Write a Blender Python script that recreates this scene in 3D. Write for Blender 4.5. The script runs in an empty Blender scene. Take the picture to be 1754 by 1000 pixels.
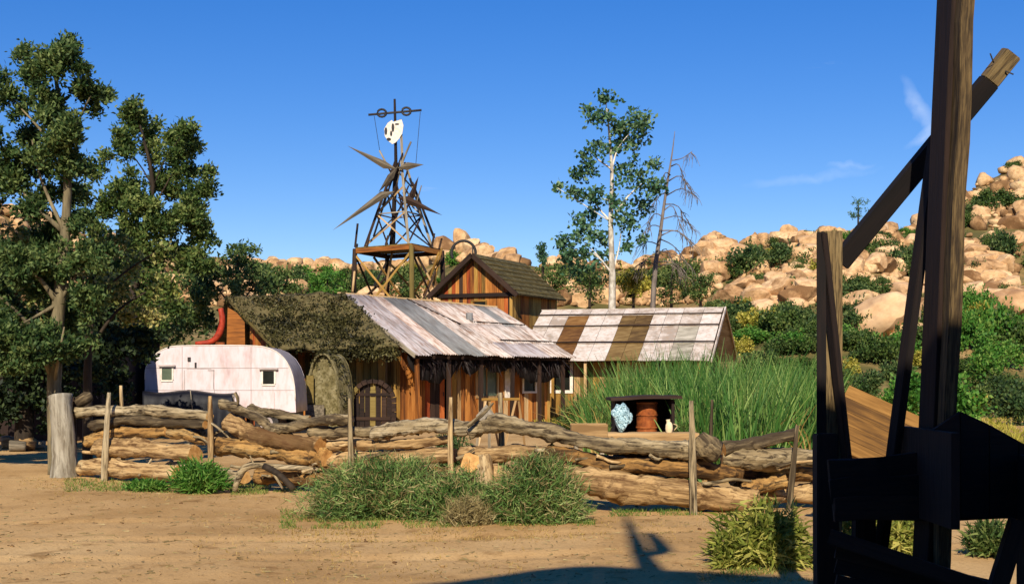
import bpy, bmesh, math, random
import numpy as np
from mathutils import Vector, Matrix, noise
rnd = random.Random(7)
nr = np.random.default_rng(11)
R = math.radians
scene = bpy.context.scene
C = scene.collection

# ------------------------------------------------------------------ camera, sky, sun, exposure
F = 2285.0                      # focal length in photo pixels (photo is 1754 x 1000)
CX, HZ, CAMH = 877.0, 640.0, 1.75
cam_d = bpy.data.cameras.new('camera'); cam = bpy.data.objects.new('camera', cam_d); C.objects.link(cam)
cam.location = (0, 0, CAMH); cam.rotation_euler = (R(90), 0, 0)
cam_d.sensor_width = 36; cam_d.lens = 36*F/1754; cam_d.shift_y = (HZ-500)/1754
cam_d.clip_start = 0.05; cam_d.clip_end = 3000
scene.camera = cam

SUN_EL, SUN_AZ = R(33), R(-6)   # low sun behind the camera, a touch to the left
sdir = Vector((math.sin(SUN_AZ)*math.cos(SUN_EL), -math.cos(SUN_AZ)*math.cos(SUN_EL), math.sin(SUN_EL)))
world = bpy.data.worlds.new('World'); scene.world = world; world.use_nodes = True
wn = world.node_tree; wn.nodes.clear()
def wnode(t, **kw):
    n = wn.nodes.new(t)
    for k, v in kw.items(): setattr(n, k, v)
    return n
sky = wnode('ShaderNodeTexSky', sky_type='NISHITA', sun_disc=False)
sky.sun_elevation = SUN_EL; sky.sun_rotation = R(186); sky.altitude = 1400; sky.air_density = 1.0; sky.dust_density = 0.0; sky.ozone_density = 3.5
hs = wnode('ShaderNodeHueSaturation'); hs.inputs['Hue'].default_value = .5185; hs.inputs['Saturation'].default_value = 1.52; hs.inputs['Value'].default_value = 1.0
# thin cirrus streaks: stretched noise on the sky direction
tc = wnode('ShaderNodeTexCoord'); mp = wnode('ShaderNodeMapping'); mp.inputs['Scale'].default_value = (2.2, 2.2, 16); mp.inputs['Rotation'].default_value = (0, R(9), 0); mp.inputs['Location'].default_value = (1.3, 0.4, 3.1)
nz = wnode('ShaderNodeTexNoise'); nz.inputs['Scale'].default_value = 1.6; nz.inputs['Detail'].default_value = 7; nz.inputs['Roughness'].default_value = .62
rp = wnode('ShaderNodeValToRGB'); rp.color_ramp.elements[0].position = .68; rp.color_ramp.elements[0].color = (0, 0, 0, 1); rp.color_ramp.elements[1].position = .86; rp.color_ramp.elements[1].color = (.5, .5, .5, 1)
mixc = wnode('ShaderNodeMixRGB'); mixc.inputs[2].default_value = (5.2, 5.8, 6.6, 1)
bg = wnode('ShaderNodeBackground'); bg.inputs['Strength'].default_value = 0.132
out = wnode('ShaderNodeOutputWorld')
L_ = wn.links.new
gm_ = wnode('ShaderNodeGamma'); gm_.inputs['Gamma'].default_value = .8; L_(sky.outputs[0], gm_.inputs[0]); L_(gm_.outputs[0], hs.inputs['Color']); L_(tc.outputs['Generated'], mp.inputs[0]); L_(mp.outputs[0], nz.inputs['Vector']); L_(nz.outputs['Fac'], rp.inputs[0])
def wisp(src, px, py, hl, hw, rot, amt):
    d = Vector(((px-CX)/F, 1, (HZ-py)/F)).normalized()
    m2 = wnode('ShaderNodeMapping'); m2.vector_type = 'TEXTURE'; m2.inputs['Location'].default_value = d; m2.inputs['Rotation'].default_value = (0, rot, -math.atan2(d.x, d.y)); m2.inputs['Scale'].default_value = (hl/F, .5, hw/F)
    nn = wnode('ShaderNodeTexNoise'); nn.inputs['Scale'].default_value = 60; nn.inputs['Detail'].default_value = 5
    wv = wnode('ShaderNodeVectorMath'); wv.operation = 'MULTIPLY_ADD'; wv.inputs[1].default_value = (.012, .012, .012); sb = wnode('ShaderNodeVectorMath'); sb.operation = 'SUBTRACT'; sb.inputs[1].default_value = (.006, .006, .006)
    gr = wnode('ShaderNodeTexGradient'); gr.gradient_type = 'SPHERICAL'; ml = wnode('ShaderNodeMath'); ml.operation = 'MULTIPLY'; mu = wnode('ShaderNodeMath'); mu.operation = 'MULTIPLY'; mu.inputs[1].default_value = amt
    L_(tc.outputs['Generated'], nn.inputs['Vector']); L_(nn.outputs['Color'], wv.inputs[0]); L_(tc.outputs['Generated'], wv.inputs[2]); L_(wv.outputs[0], sb.inputs[0]); L_(sb.outputs[0], m2.inputs[0]); L_(m2.outputs[0], gr.inputs[0])
    L_(gr.outputs['Fac'], ml.inputs[0]); L_(nn.outputs['Fac'], ml.inputs[1]); L_(ml.outputs[0], mu.inputs[0])
    mx = wnode('ShaderNodeMixRGB'); mx.inputs[2].default_value = (5.2, 5.8, 6.8, 1); L_(mu.outputs[0], mx.inputs[0]); L_(src, mx.inputs[1]); return mx.outputs[0]
L_(hs.outputs[0], mixc.inputs[1]); L_(rp.outputs[0], mixc.inputs[0])
cs = wisp(mixc.outputs[0], 1576, 188, 62, 15, R(62), .7); cs = wisp(cs, 1578, 236, 32, 10, R(-38), .65); cs = wisp(cs, 1385, 305, 120, 10, R(-5), .3); cs = wisp(cs, 1458, 284, 44, 7, R(-2), .35)
L_(cs, bg.inputs['Color']); L_(bg.outputs[0], out.inputs[0])
sun_d = bpy.data.lights.new('sun', 'SUN'); sun_d.energy = 4.9; sun_d.angle = R(.5); sun_d.color = (1.0, .90, .74)
sun = bpy.data.objects.new('sun', sun_d); C.objects.link(sun); sun.rotation_euler = sdir.to_track_quat('Z', 'Y').to_euler(); sun.location = (0, -20, 40)
vs = scene.view_settings; vs.view_transform = 'Standard'; vs.look = 'None'; vs.gamma = 1; vs.exposure = 0.42
try: vs.use_curve_mapping = False
except Exception: pass

# ------------------------------------------------------------------ helpers
def P(px, py, Y): return Vector(((px-CX)*Y/F, Y, CAMH+(HZ-py)*Y/F))
def lin(c): c /= 255.; return c/12.92 if c <= .04045 else ((c+.055)/1.055)**2.4
def rgb(r, g, b): return (lin(r), lin(g), lin(b), 1)

def _nt(name):
    m = bpy.data.materials.new(name); m.use_nodes = True; nt = m.node_tree
    return m, nt, nt.nodes['Principled BSDF']
def _n(nt, t, **inp):
    n = nt.nodes.new(t)
    for k, v in inp.items(): n.inputs[k.replace('_', ' ')].default_value = v
    return n
def _ramp(nt, stops):
    n = nt.nodes.new('ShaderNodeValToRGB'); e = n.color_ramp.elements
    while len(e) < len(stops): e.new(.5)
    for i, (p, c) in enumerate(stops): e[i].position = p; e[i].color = c
    return n
def mat(name, stops, scale=4, stretch=(1, 1, 1), rough=.85, bump=.3, bdist=.02, detail=6, vary=.25, metal=0, coord='Object', fine=None, spec=.3, dist=0, island=0):
    """noise-driven colour ramp; stretch along the local axes, tone shifted per object"""
    m, nt, b = _nt(name); lk = nt.links.new
    t = nt.nodes.new('ShaderNodeTexCoord'); mpg = nt.nodes.new('ShaderNodeMapping'); mpg.inputs['Scale'].default_value = stretch
    lk(t.outputs[coord], mpg.inputs[0])
    oi = nt.nodes.new('ShaderNodeObjectInfo')
    mul = nt.nodes.new('ShaderNodeMath'); mul.operation = 'MULTIPLY'; mul.inputs[1].default_value = 37.0; lk(oi.outputs['Random'], mul.inputs[0])
    lk(mul.outputs[0], mpg.inputs['Location'])
    nz = _n(nt, 'ShaderNodeTexNoise', Scale=scale, Detail=detail, Roughness=.62, Distortion=dist); lk(mpg.outputs[0], nz.inputs['Vector'])
    rp = _ramp(nt, stops)
    fac = nz.outputs['Fac']
    if vary:
        src = oi.outputs['Random']
        if island:
            g = nt.nodes.new('ShaderNodeNewGeometry'); src = g.outputs['Random Per Island']
        ad = nt.nodes.new('ShaderNodeMath'); ad.operation = 'MULTIPLY_ADD'; ad.inputs[1].default_value = vary; lk(src, ad.inputs[0])
        s2 = nt.nodes.new('ShaderNodeMath'); s2.operation = 'SUBTRACT'; s2.inputs[1].default_value = vary/2; lk(fac, s2.inputs[0]); lk(s2.outputs[0], ad.inputs[2]); fac = ad.outputs[0]
    lk(fac, rp.inputs[0]); col = rp.outputs[0]
    if fine:   # a second, finer mottling
        fs, fc, amt = fine
        n2 = _n(nt, 'ShaderNodeTexNoise', Scale=fs, Detail=4, Roughness=.6); lk(mpg.outputs[0], n2.inputs['Vector'])
        r2 = _ramp(nt, [(.45, (0, 0, 0, 1)), (.65, (amt, amt, amt, 1))]); lk(n2.outputs['Fac'], r2.inputs[0])
        mx = nt.nodes.new('ShaderNodeMixRGB'); mx.inputs[2].default_value = fc; lk(r2.outputs[0], mx.inputs[0]); lk(col, mx.inputs[1]); col = mx.outputs[0]
    lk(col, b.inputs['Base Color'])
    b.inputs['Roughness'].default_value = rough; b.inputs['Metallic'].default_value = metal; b.inputs['Specular IOR Level'].default_value = spec
    if bump:
        bp = _n(nt, 'ShaderNodeBump', Strength=bump, Distance=bdist); lk(nz.outputs['Fac'], bp.inputs['Height']); lk(bp.outputs[0], b.inputs['Normal'])
    return m
def leafmat(name, c1, c2, c3, trans=.3, scale=.9):
    m, nt, b = _nt(name); lk = nt.links.new
    g = nt.nodes.new('ShaderNodeNewGeometry'); t = nt.nodes.new('ShaderNodeTexCoord')
    nz = _n(nt, 'ShaderNodeTexNoise', Scale=scale, Detail=2); lk(t.outputs['Object'], nz.inputs['Vector'])
    ad = nt.nodes.new('ShaderNodeMath'); ad.operation = 'MULTIPLY_ADD'; ad.inputs[1].default_value = .55
    lk(g.outputs['Random Per Island'], ad.inputs[0])
    s2 = nt.nodes.new('ShaderNodeMath'); s2.operation = 'MULTIPLY_ADD'; s2.inputs[1].default_value = .9; s2.inputs[2].default_value = -.2
    lk(nz.outputs['Fac'], s2.inputs[0]); lk(s2.outputs[0], ad.inputs[2])
    rp = _ramp(nt, [(.15, c1), (.5, c2), (.9, c3)]); lk(ad.outputs[0], rp.inputs[0])
    lk(rp.outputs[0], b.inputs['Base Color']); b.inputs['Roughness'].default_value = .6; b.inputs['Specular IOR Level'].default_value = .25
    tr = nt.nodes.new('ShaderNodeBsdfTranslucent'); lk(rp.outputs[0], tr.inputs['Color'])
    mx = nt.nodes.new('ShaderNodeMixShader'); mx.inputs[0].default_value = trans
    o = nt.nodes['Material Output']; lk(b.outputs[0], mx.inputs[1]); lk(tr.outputs[0], mx.inputs[2]); lk(mx.outputs[0], o.inputs['Surface'])
    return m
WX = (.12, 1.6, 1.6)            # grain runs along the local X axis of every board
def wood(name, a, b_, c, scale=9, **k):
    return mat(name, [(.28, a), (.5, b_), (.72, c)], scale=scale, stretch=WX, bump=.5, bdist=.01, vary=k.pop('vary', .35), **k)
M = {}
M['wood_orange'] = wood('wood_orange', rgb(90, 50, 18), rgb(150, 90, 34), rgb(182, 122, 58))
M['wood_yellow'] = wood('wood_yellow', rgb(92, 66, 26), rgb(150, 112, 48), rgb(176, 140, 74))
M['wood_red'] = wood('wood_red', rgb(90, 36, 14), rgb(150, 66, 24), rgb(176, 96, 44))
M['wood_dark'] = wood('wood_dark', rgb(24, 15, 10), rgb(42, 27, 18), rgb(60, 42, 30))
M['wood_black'] = wood('wood_black', rgb(14, 7, 5), rgb(28, 16, 11), rgb(42, 27, 19), scale=24)  # near-black wood, carries the shade of the timber frame and left shed
M['wood_grey'] = wood('wood_grey', rgb(84, 76, 62), rgb(134, 122, 102), rgb(166, 154, 132))
M['wood_weather'] = wood('wood_weather', rgb(56, 48, 38), rgb(88, 78, 62), rgb(118, 106, 86))
M['wood_tan'] = wood('wood_tan', rgb(120, 92, 56), rgb(164, 132, 88), rgb(190, 160, 116))
M['wood_pale'] = wood('wood_pale', rgb(176, 150, 108), rgb(206, 184, 140), rgb(224, 206, 168))
M['wood_shade'] = wood('wood_shade', rgb(9, 5, 4), rgb(15, 9, 7), rgb(22, 14, 11))  # shade put into the colour, for the diagonal beam and porch eave
M['timber_lit'] = wood('timber_lit', rgb(58, 44, 26), rgb(104, 84, 52), rgb(128, 108, 72), scale=26, fine=(60, rgb(40, 30, 18), .9))  # lit copy of the frame timber, sunlight put into the colour
M['wood_ramp'] = wood('wood_ramp', rgb(78, 52, 20), rgb(120, 84, 36), rgb(146, 106, 52), scale=16)
M['wood_olive'] = wood('wood_olive', rgb(70, 60, 26), rgb(104, 88, 42), rgb(126, 108, 58))
M['bark_grey'] = mat('bark_grey', [(.3, rgb(70, 58, 40)), (.44, rgb(132, 114, 82)), (.58, rgb(162, 144, 110)), (.75, rgb(182, 166, 134))], 4.2, (.16, 1.6, 1.6), bump=1, bdist=.05, vary=.3, fine=(15, rgb(50, 38, 22), 1.0), dist=.5)
M['bark_tan'] = mat('bark_tan', [(.3, rgb(100, 74, 42)), (.44, rgb(170, 138, 92)), (.6, rgb(194, 164, 116)), (.75, rgb(168, 150, 114))], 4.0, (.16, 1.6, 1.6), bump=1, bdist=.05, vary=.35, fine=(14, rgb(84, 56, 28), .95), dist=.5)
M['bark_orange'] = mat('bark_orange', [(.3, rgb(68, 46, 20)), (.44, rgb(142, 104, 54)), (.58, rgb(174, 134, 76)), (.75, rgb(150, 130, 90))], 4.0, (.16, 1.6, 1.6), bump=1, bdist=.05, vary=.35, fine=(14, rgb(54, 36, 16), 1.0), dist=.5)
M['cut_end'] = mat('cut_end', [(.3, rgb(150, 104, 52)), (.7, rgb(206, 160, 98))], 14, bump=.3)
M['bark_trunk'] = mat('bark_trunk', [(.3, rgb(70, 62, 44)), (.55, rgb(120, 108, 80)), (.75, rgb(150, 136, 104))], 6, (1.4, 1.4, .25), bump=.8, bdist=.03, vary=.2)
M['bark_dead'] = mat('bark_dead', [(.3, rgb(70, 62, 56)), (.7, rgb(128, 116, 106))], 6, (1.4, 1.4, .3), bump=.5)
M['bark_pale'] = mat('bark_pale', [(.3, rgb(104, 96, 80)), (.5, rgb(150, 142, 124)), (.75, rgb(176, 168, 150))], 5, (.16, 1.5, 1.5), bump=.8, bdist=.03, vary=.2, fine=(14, rgb(92, 80, 62), .7))
M['bark_dark'] = mat('bark_dark', [(.3, rgb(34, 26, 18)), (.7, rgb(66, 54, 40))], 6, (1.4, 1.4, .3), bump=.6)
M['bark_white'] = mat('bark_white', [(.3, rgb(150, 140, 124)), (.5, rgb(205, 196, 180)), (.75, rgb(220, 212, 200))], 5, (1, 1, .5), bump=.3)
M['tin_white'] = mat('tin_white', [(.3, rgb(128, 116, 106)), (.46, rgb(190, 178, 168)), (.8, rgb(214, 202, 192))], 3.5, (.2, 1.8, 1), rough=.6, bump=.1, vary=.25, fine=(10, rgb(128, 92, 64), .8))
M['tin_pink'] = mat('tin_pink', [(.3, rgb(136, 112, 96)), (.46, rgb(190, 174, 162)), (.8, rgb(210, 196, 186))], 3.5, (.2, 1.8, 1), rough=.6, bump=.1, vary=.25, fine=(10, rgb(134, 90, 60), .8))
M['tin_lav'] = mat('tin_lav', [(.3, rgb(122, 114, 112)), (.46, rgb(166, 158, 158)), (.8, rgb(194, 186, 184))], 3.5, (.2, 1.8, 1), rough=.6, bump=.1, vary=.2, fine=(10, rgb(124, 98, 82), .7))
M['tin_grey'] = mat('tin_grey', [(.25, rgb(84, 84, 82)), (.5, rgb(124, 124, 122)), (.8, rgb(152, 150, 148))], 3, (.25, 1.6, 1), rough=.6, bump=.1, vary=.2, fine=(9, rgb(96, 84, 74), .5))
M['tin_cream'] = mat('tin_cream', [(.3, rgb(156, 142, 128)), (.46, rgb(196, 184, 172)), (.75, rgb(214, 204, 194))], 2.2, (1, 1, 1), rough=.65, bump=.2, vary=.3, fine=(7, rgb(160, 132, 106), .45))
M['tin_brown'] = mat('tin_brown', [(.3, rgb(84, 54, 24)), (.5, rgb(118, 82, 40)), (.75, rgb(146, 110, 64))], 4, (.4, 1.4, 1), rough=.7, bump=.2, vary=.3)
M['tin_olive'] = mat('tin_olive', [(.3, rgb(78, 58, 30)), (.5, rgb(108, 84, 46)), (.75, rgb(136, 112, 70))], 4, (.4, 1.4, 1), rough=.7, bump=.2, vary=.3)
M['tin_weather'] = mat('tin_weather', [(.3, rgb(120, 112, 96)), (.5, rgb(164, 156, 138)), (.75, rgb(200, 190, 172))], 4, (.4, 1.4, 1), rough=.7, bump=.2, vary=.3)
M['moss'] = mat('moss', [(.3, rgb(34, 30, 12)), (.5, rgb(62, 54, 26)), (.72, rgb(96, 84, 50))], 3.5, bump=1, bdist=.08, fine=(9, rgb(120, 112, 74), .5))
M['canvas_moss'] = mat('canvas_moss', [(.3, rgb(74, 66, 38)), (.5, rgb(112, 102, 66)), (.72, rgb(146, 136, 102))], 4, bump=.8, bdist=.05, fine=(14, rgb(70, 62, 28), .8))
M['van_white'] = mat('van_white', [(.3, rgb(178, 152, 148)), (.44, rgb(206, 190, 190)), (.7, rgb(212, 199, 201))], 1.1, (1.6, 1, .5), rough=.55, bump=.08, vary=0, fine=(6, rgb(176, 154, 142), .4), spec=.35)
M['van_grey'] = mat('van_grey', [(.3, rgb(136, 124, 120)), (.7, rgb(176, 164, 158))], 3, rough=.5, bump=.1, vary=0)
M['glass_dark'] = mat('glass_dark', [(.3, rgb(16, 18, 16)), (.7, rgb(34, 38, 32))], 3, rough=.25, bump=.05, vary=0, spec=.4)
M['glass_green'] = mat('glass_green', [(.3, rgb(70, 82, 66)), (.7, rgb(98, 108, 88))], 3, rough=.3, bump=.05, vary=0, spec=.4)
M['paint_white'] = mat('paint_white', [(.3, rgb(196, 184, 166)), (.6, rgb(222, 212, 198))], 8, rough=.7, bump=.15, vary=.15)
M['tarp_blue'] = mat('tarp_blue', [(.3, rgb(6, 6, 12)), (.6, rgb(9, 11, 22)), (.8, rgb(18, 20, 34))], 4, rough=.6, bump=.4, bdist=.03, vary=0)
M['red_paint'] = mat('red_paint', [(.3, rgb(120, 34, 14)), (.6, rgb(172, 56, 26))], 6, rough=.6, bump=.2, vary=0)
M['rust'] = mat('rust', [(.3, rgb(84, 40, 14)), (.5, rgb(142, 74, 28)), (.75, rgb(172, 104, 52))], 7, rough=.8, bump=.4)
M['iron'] = mat('iron', [(.3, rgb(26, 24, 24)), (.7, rgb(58, 54, 52))], 12, rough=.7, bump=.2)
M['plastic_blue'] = mat('plastic_blue', [(.38, rgb(40, 66, 74)), (.5, rgb(150, 184, 190)), (.7, rgb(214, 226, 226))], 9, rough=.4, bump=.6, bdist=.04, vary=0)
M['granite'] = mat('granite', [(.28, rgb(118, 86, 54)), (.5, rgb(196, 156, 110)), (.75, rgb(214, 180, 136))], 1.1, rough=.9, bump=.6, bdist=.12, vary=.4, fine=(3.5, rgb(128, 92, 58), .5))
M['granite_pink'] = mat('granite_pink', [(.25, rgb(150, 112, 74)), (.5, rgb(204, 166, 122)), (.75, rgb(218, 186, 146))], .8, rough=.9, bump=.5, bdist=.12, vary=.3, fine=(3, rgb(150, 112, 84), .4))
M['granite_many'] = mat('granite_many', [(.28, rgb(112, 82, 50)), (.5, rgb(190, 150, 104)), (.75, rgb(210, 176, 130))], .9, rough=.9, bump=.5, bdist=.12, vary=.5, island=1, fine=(3.5, rgb(120, 88, 56), .5))
M['hill'] = mat('hill', [(.30, rgb(60, 64, 28)), (.46, rgb(98, 88, 46)), (.6, rgb(148, 120, 76)), (.75, rgb(180, 150, 104))], .16, rough=.95, bump=.8, bdist=.5, vary=0, fine=(.55, rgb(84, 82, 40), .75), detail=9)
# foliage
M['leaf_dark'] = leafmat('leaf_dark', rgb(28, 48, 24), rgb(64, 90, 46), rgb(130, 144, 82), .38)
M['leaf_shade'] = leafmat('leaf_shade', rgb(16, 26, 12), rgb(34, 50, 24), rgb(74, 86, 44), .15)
M['leaf_mid'] = leafmat('leaf_mid', rgb(34, 54, 24), rgb(74, 98, 44), rgb(146, 154, 86), .35)
M['leaf_pale'] = leafmat('leaf_pale', rgb(48, 64, 26), rgb(100, 116, 52), rgb(190, 178, 112))
M['leaf_cotton'] = leafmat('leaf_cotton', rgb(32, 62, 42), rgb(70, 108, 72), rgb(134, 158, 112), .35)
M['leaf_hill'] = leafmat('leaf_hill', rgb(28, 50, 18), rgb(62, 86, 34), rgb(108, 118, 58), .2, .3)
M['leaf_bright'] = leafmat('leaf_bright', rgb(38, 80, 22), rgb(72, 122, 40), rgb(128, 154, 70))
M['leaf_yellow'] = leafmat('leaf_yellow', rgb(84, 92, 24), rgb(156, 150, 52), rgb(208, 190, 98))
M['leaf_yucca'] = leafmat('leaf_yucca', rgb(66, 84, 26), rgb(124, 132, 50), rgb(192, 182, 96))
M['reed'] = leafmat('reed', rgb(30, 66, 20), rgb(66, 108, 40), rgb(138, 160, 84), .25, 1.1)
M['weed'] = leafmat('weed', rgb(48, 78, 34), rgb(94, 124, 58), rgb(156, 166, 100), .2, 2)
M['weed_dry'] = leafmat('weed_dry', rgb(92, 82, 48), rgb(140, 124, 80), rgb(176, 160, 112), .2, 2)
M['grass'] = leafmat('grass', rgb(50, 84, 26), rgb(92, 116, 44), rgb(150, 146, 78), .2, 2)
M['straw'] = leafmat('straw', rgb(120, 96, 46), rgb(160, 132, 70), rgb(186, 160, 100), .2, 2)
M['vine'] = leafmat('vine', rgb(22, 22, 8), rgb(46, 44, 17), rgb(104, 98, 56), .15, .7)
M['brush_shade'] = leafmat('brush_shade', rgb(16, 9, 8), rgb(26, 15, 12), rgb(38, 24, 18), .05, 2)  # eave shade put into the brush colour

def dirt():
    m, nt, b = _nt('dirt'); lk = nt.links.new
    t = nt.nodes.new('ShaderNodeTexCoord'); mp = nt.nodes.new('ShaderNodeMapping'); mp.inputs['Scale'].default_value = (1, .8, 1); lk(t.outputs['Object'], mp.inputs[0])
    n1 = _n(nt, 'ShaderNodeTexNoise', Scale=.35, Detail=8, Roughness=.6); n2 = _n(nt, 'ShaderNodeTexNoise', Scale=1.7, Detail=9, Roughness=.65); n3 = _n(nt, 'ShaderNodeTexNoise', Scale=30, Detail=5, Roughness=.7)
    for n in (n1, n2): lk(mp.outputs[0], n.inputs['Vector'])
    lk(t.outputs['Object'], n3.inputs['Vector'])
    r1 = _ramp(nt, [(.32, rgb(158, 122, 74)), (.5, rgb(188, 151, 100)), (.7, rgb(204, 170, 118))]); lk(n1.outputs['Fac'], r1.inputs[0])
    r2 = _ramp(nt, [(.33, (.7, .7, .7, 1)), (.43, (0, 0, 0, 1))]); lk(n2.outputs['Fac'], r2.inputs[0])
    mx = nt.nodes.new('ShaderNodeMixRGB'); mx.inputs[2].default_value = rgb(126, 92, 50); lk(r2.outputs[0], mx.inputs[0]); lk(r1.outputs[0], mx.inputs[1])
    r3 = _ramp(nt, [(.5, (0, 0, 0, 1)), (.7, (.6, .6, .6, 1))]); lk(n3.outputs['Fac'], r3.inputs[0])
    m2 = nt.nodes.new('ShaderNodeMixRGB'); m2.inputs[2].default_value = rgb(132, 98, 58); lk(r3.outputs[0], m2.inputs[0]); lk(mx.outputs[0], m2.inputs[1])
    lk(m2.outputs[0], b.inputs['Base Color']); b.inputs['Roughness'].default_value = .95; b.inputs['Specular IOR Level'].default_value = .1
    ad = nt.nodes.new('ShaderNodeMath'); ad.operation = 'MULTIPLY_ADD'; ad.inputs[1].default_value = .35; lk(n3.outputs['Fac'], ad.inputs[0]); lk(n2.outputs['Fac'], ad.inputs[2])
    bp = _n(nt, 'ShaderNodeBump', Strength=.6, Distance=.06); lk(ad.outputs[0], bp.inputs['Height']); lk(bp.outputs[0], b.inputs['Normal'])
    return m
M['dirt'] = dirt()

WM = {}
def link(name, me, parent=None, mw=None, mats=()):
    o = bpy.data.objects.new(name, me); C.objects.link(o)
    mw = mw or Matrix()
    for m in (mats if isinstance(mats, (list, tuple)) else [mats]):
        if me is not None and m: me.materials.append(M[m] if isinstance(m, str) else m)
    if parent is not None:
        o.parent = parent; o.matrix_basis = WM[parent.name].inverted() @ mw
    else: o.matrix_basis = mw
    WM[o.name] = mw.copy()
    return o
def thing(name, label, cat, loc=(0, 0, 0), group=None):
    o = link(name, None, None, Matrix.Translation(Vector(loc))); return tag(o, label, cat, group)
def tag(o, label, cat=None, group=None, kind=None):
    if label: o['label'] = label
    if cat: o['category'] = cat
    if group: o['group'] = group
    if kind: o['kind'] = kind
    return o
def npmesh(name, V, Fq, smooth=False):
    V = np.asarray(V, dtype=np.float32); Fq = np.asarray(Fq, dtype=np.int32)
    me = bpy.data.meshes.new(name); n, k = Fq.shape
    me.vertices.add(len(V)); me.vertices.foreach_set('co', V.ravel())
    me.loops.add(n*k); me.loops.foreach_set('vertex_index', Fq.ravel())
    me.polygons.add(n); me.polygons.foreach_set('loop_start', np.arange(0, n*k, k, dtype=np.int32))
    try: me.polygons.foreach_set('loop_total', np.full(n, k, dtype=np.int32))
    except Exception: pass
    if smooth: me.polygons.foreach_set('use_smooth', np.ones(n, dtype=bool))
    me.update(calc_edges=True); me.validate(); return me
def pymesh(name, V, Fs, smooth=False):
    me = bpy.data.meshes.new(name); me.from_pydata([tuple(v) for v in V], [], Fs)
    if smooth:
        for p in me.polygons: p.use_smooth = True
    me.update(); return me
def fixn(me):
    bm = bmesh.new(); bm.from_mesh(me); bmesh.ops.recalc_face_normals(bm, faces=bm.faces); bm.to_mesh(me); bm.free(); return me
def frame(o, x, zh=(0, 0, 1)):
    x = Vector(x).normalized(); z = Vector(zh); z = z-x*z.dot(x)
    if z.length < 1e-4: z = Vector((0, 1, 0))-x*x.y
    z.normalize(); y = z.cross(x)
    return Matrix(((x.x, y.x, z.x, o[0]), (x.y, y.y, z.y, o[1]), (x.z, y.z, z.z, o[2]), (0, 0, 0, 1)))
BOX = [(0, 3, 2, 1), (4, 5, 6, 7), (0, 1, 5, 4), (1, 2, 6, 5), (2, 3, 7, 6), (3, 0, 4, 7)]
def beam(name, a, b, w, t, m, parent=None, zh=(0, 0, 1), jit=.0, taper=1., bevel=0, segs=1):
    """timber from a to b: w across (local y), t thick (local z along the hint)"""
    a, b = Vector(a), Vector(b); L = (b-a).length; mw = frame(a, b-a, zh)
    V, Fs = [], []
    for i in range(segs+1):
        s = i/segs; k = 1+(taper-1)*s
        oy, oz = (rnd.uniform(-jit, jit), rnd.uniform(-jit, jit)) if 0 < i < segs or jit else (0, 0)
        for (y, z) in ((-1, -1), (1, -1), (1, 1), (-1, 1)):
            j = rnd.uniform(-jit, jit)*.5
            V.append((s*L+(rnd.uniform(-jit, jit) if i in (0, segs) else 0), y*w/2*k+oy+j, z*t/2*k+oz))
    Fs.append((3, 2, 1, 0)); e = segs*4; Fs.append((e, e+1, e+2, e+3))
    for i in range(segs):
        q = i*4
        for c in range(4): Fs.append((q+c, q+(c+1) % 4, q+4+(c+1) % 4, q+4+c))
    me = pymesh(name, V, Fs)
    if bevel:
        bm = bmesh.new(); bm.from_mesh(me); bmesh.ops.bevel(bm, geom=[e for e in bm.edges if e.calc_face_angle(0) > .8], offset=bevel, segments=2, affect='EDGES'); bm.to_mesh(me); bm.free()
    return link(name, fixn(me), parent, mw, m)
def prism(name, pts, ext, m, parent=None, smooth=False, org=None):
    """polygon pts (3-D) extruded by vector ext; local origin at org"""
    pts = [Vector(p) for p in pts]; ext = Vector(ext); o = Vector(org) if org else sum(pts, Vector())/len(pts)
    n = len(pts); V = [p-o for p in pts]+[p+ext-o for p in pts]
    Fs = [tuple(range(n)), tuple(range(2*n-1, n-1, -1))]+[(i, i+n, (i+1) % n+n, (i+1) % n) for i in range(n)]
    me = fixn(pymesh(name, V, Fs))
    return link(name, me, parent, Matrix.Translation(o), m)
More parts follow.
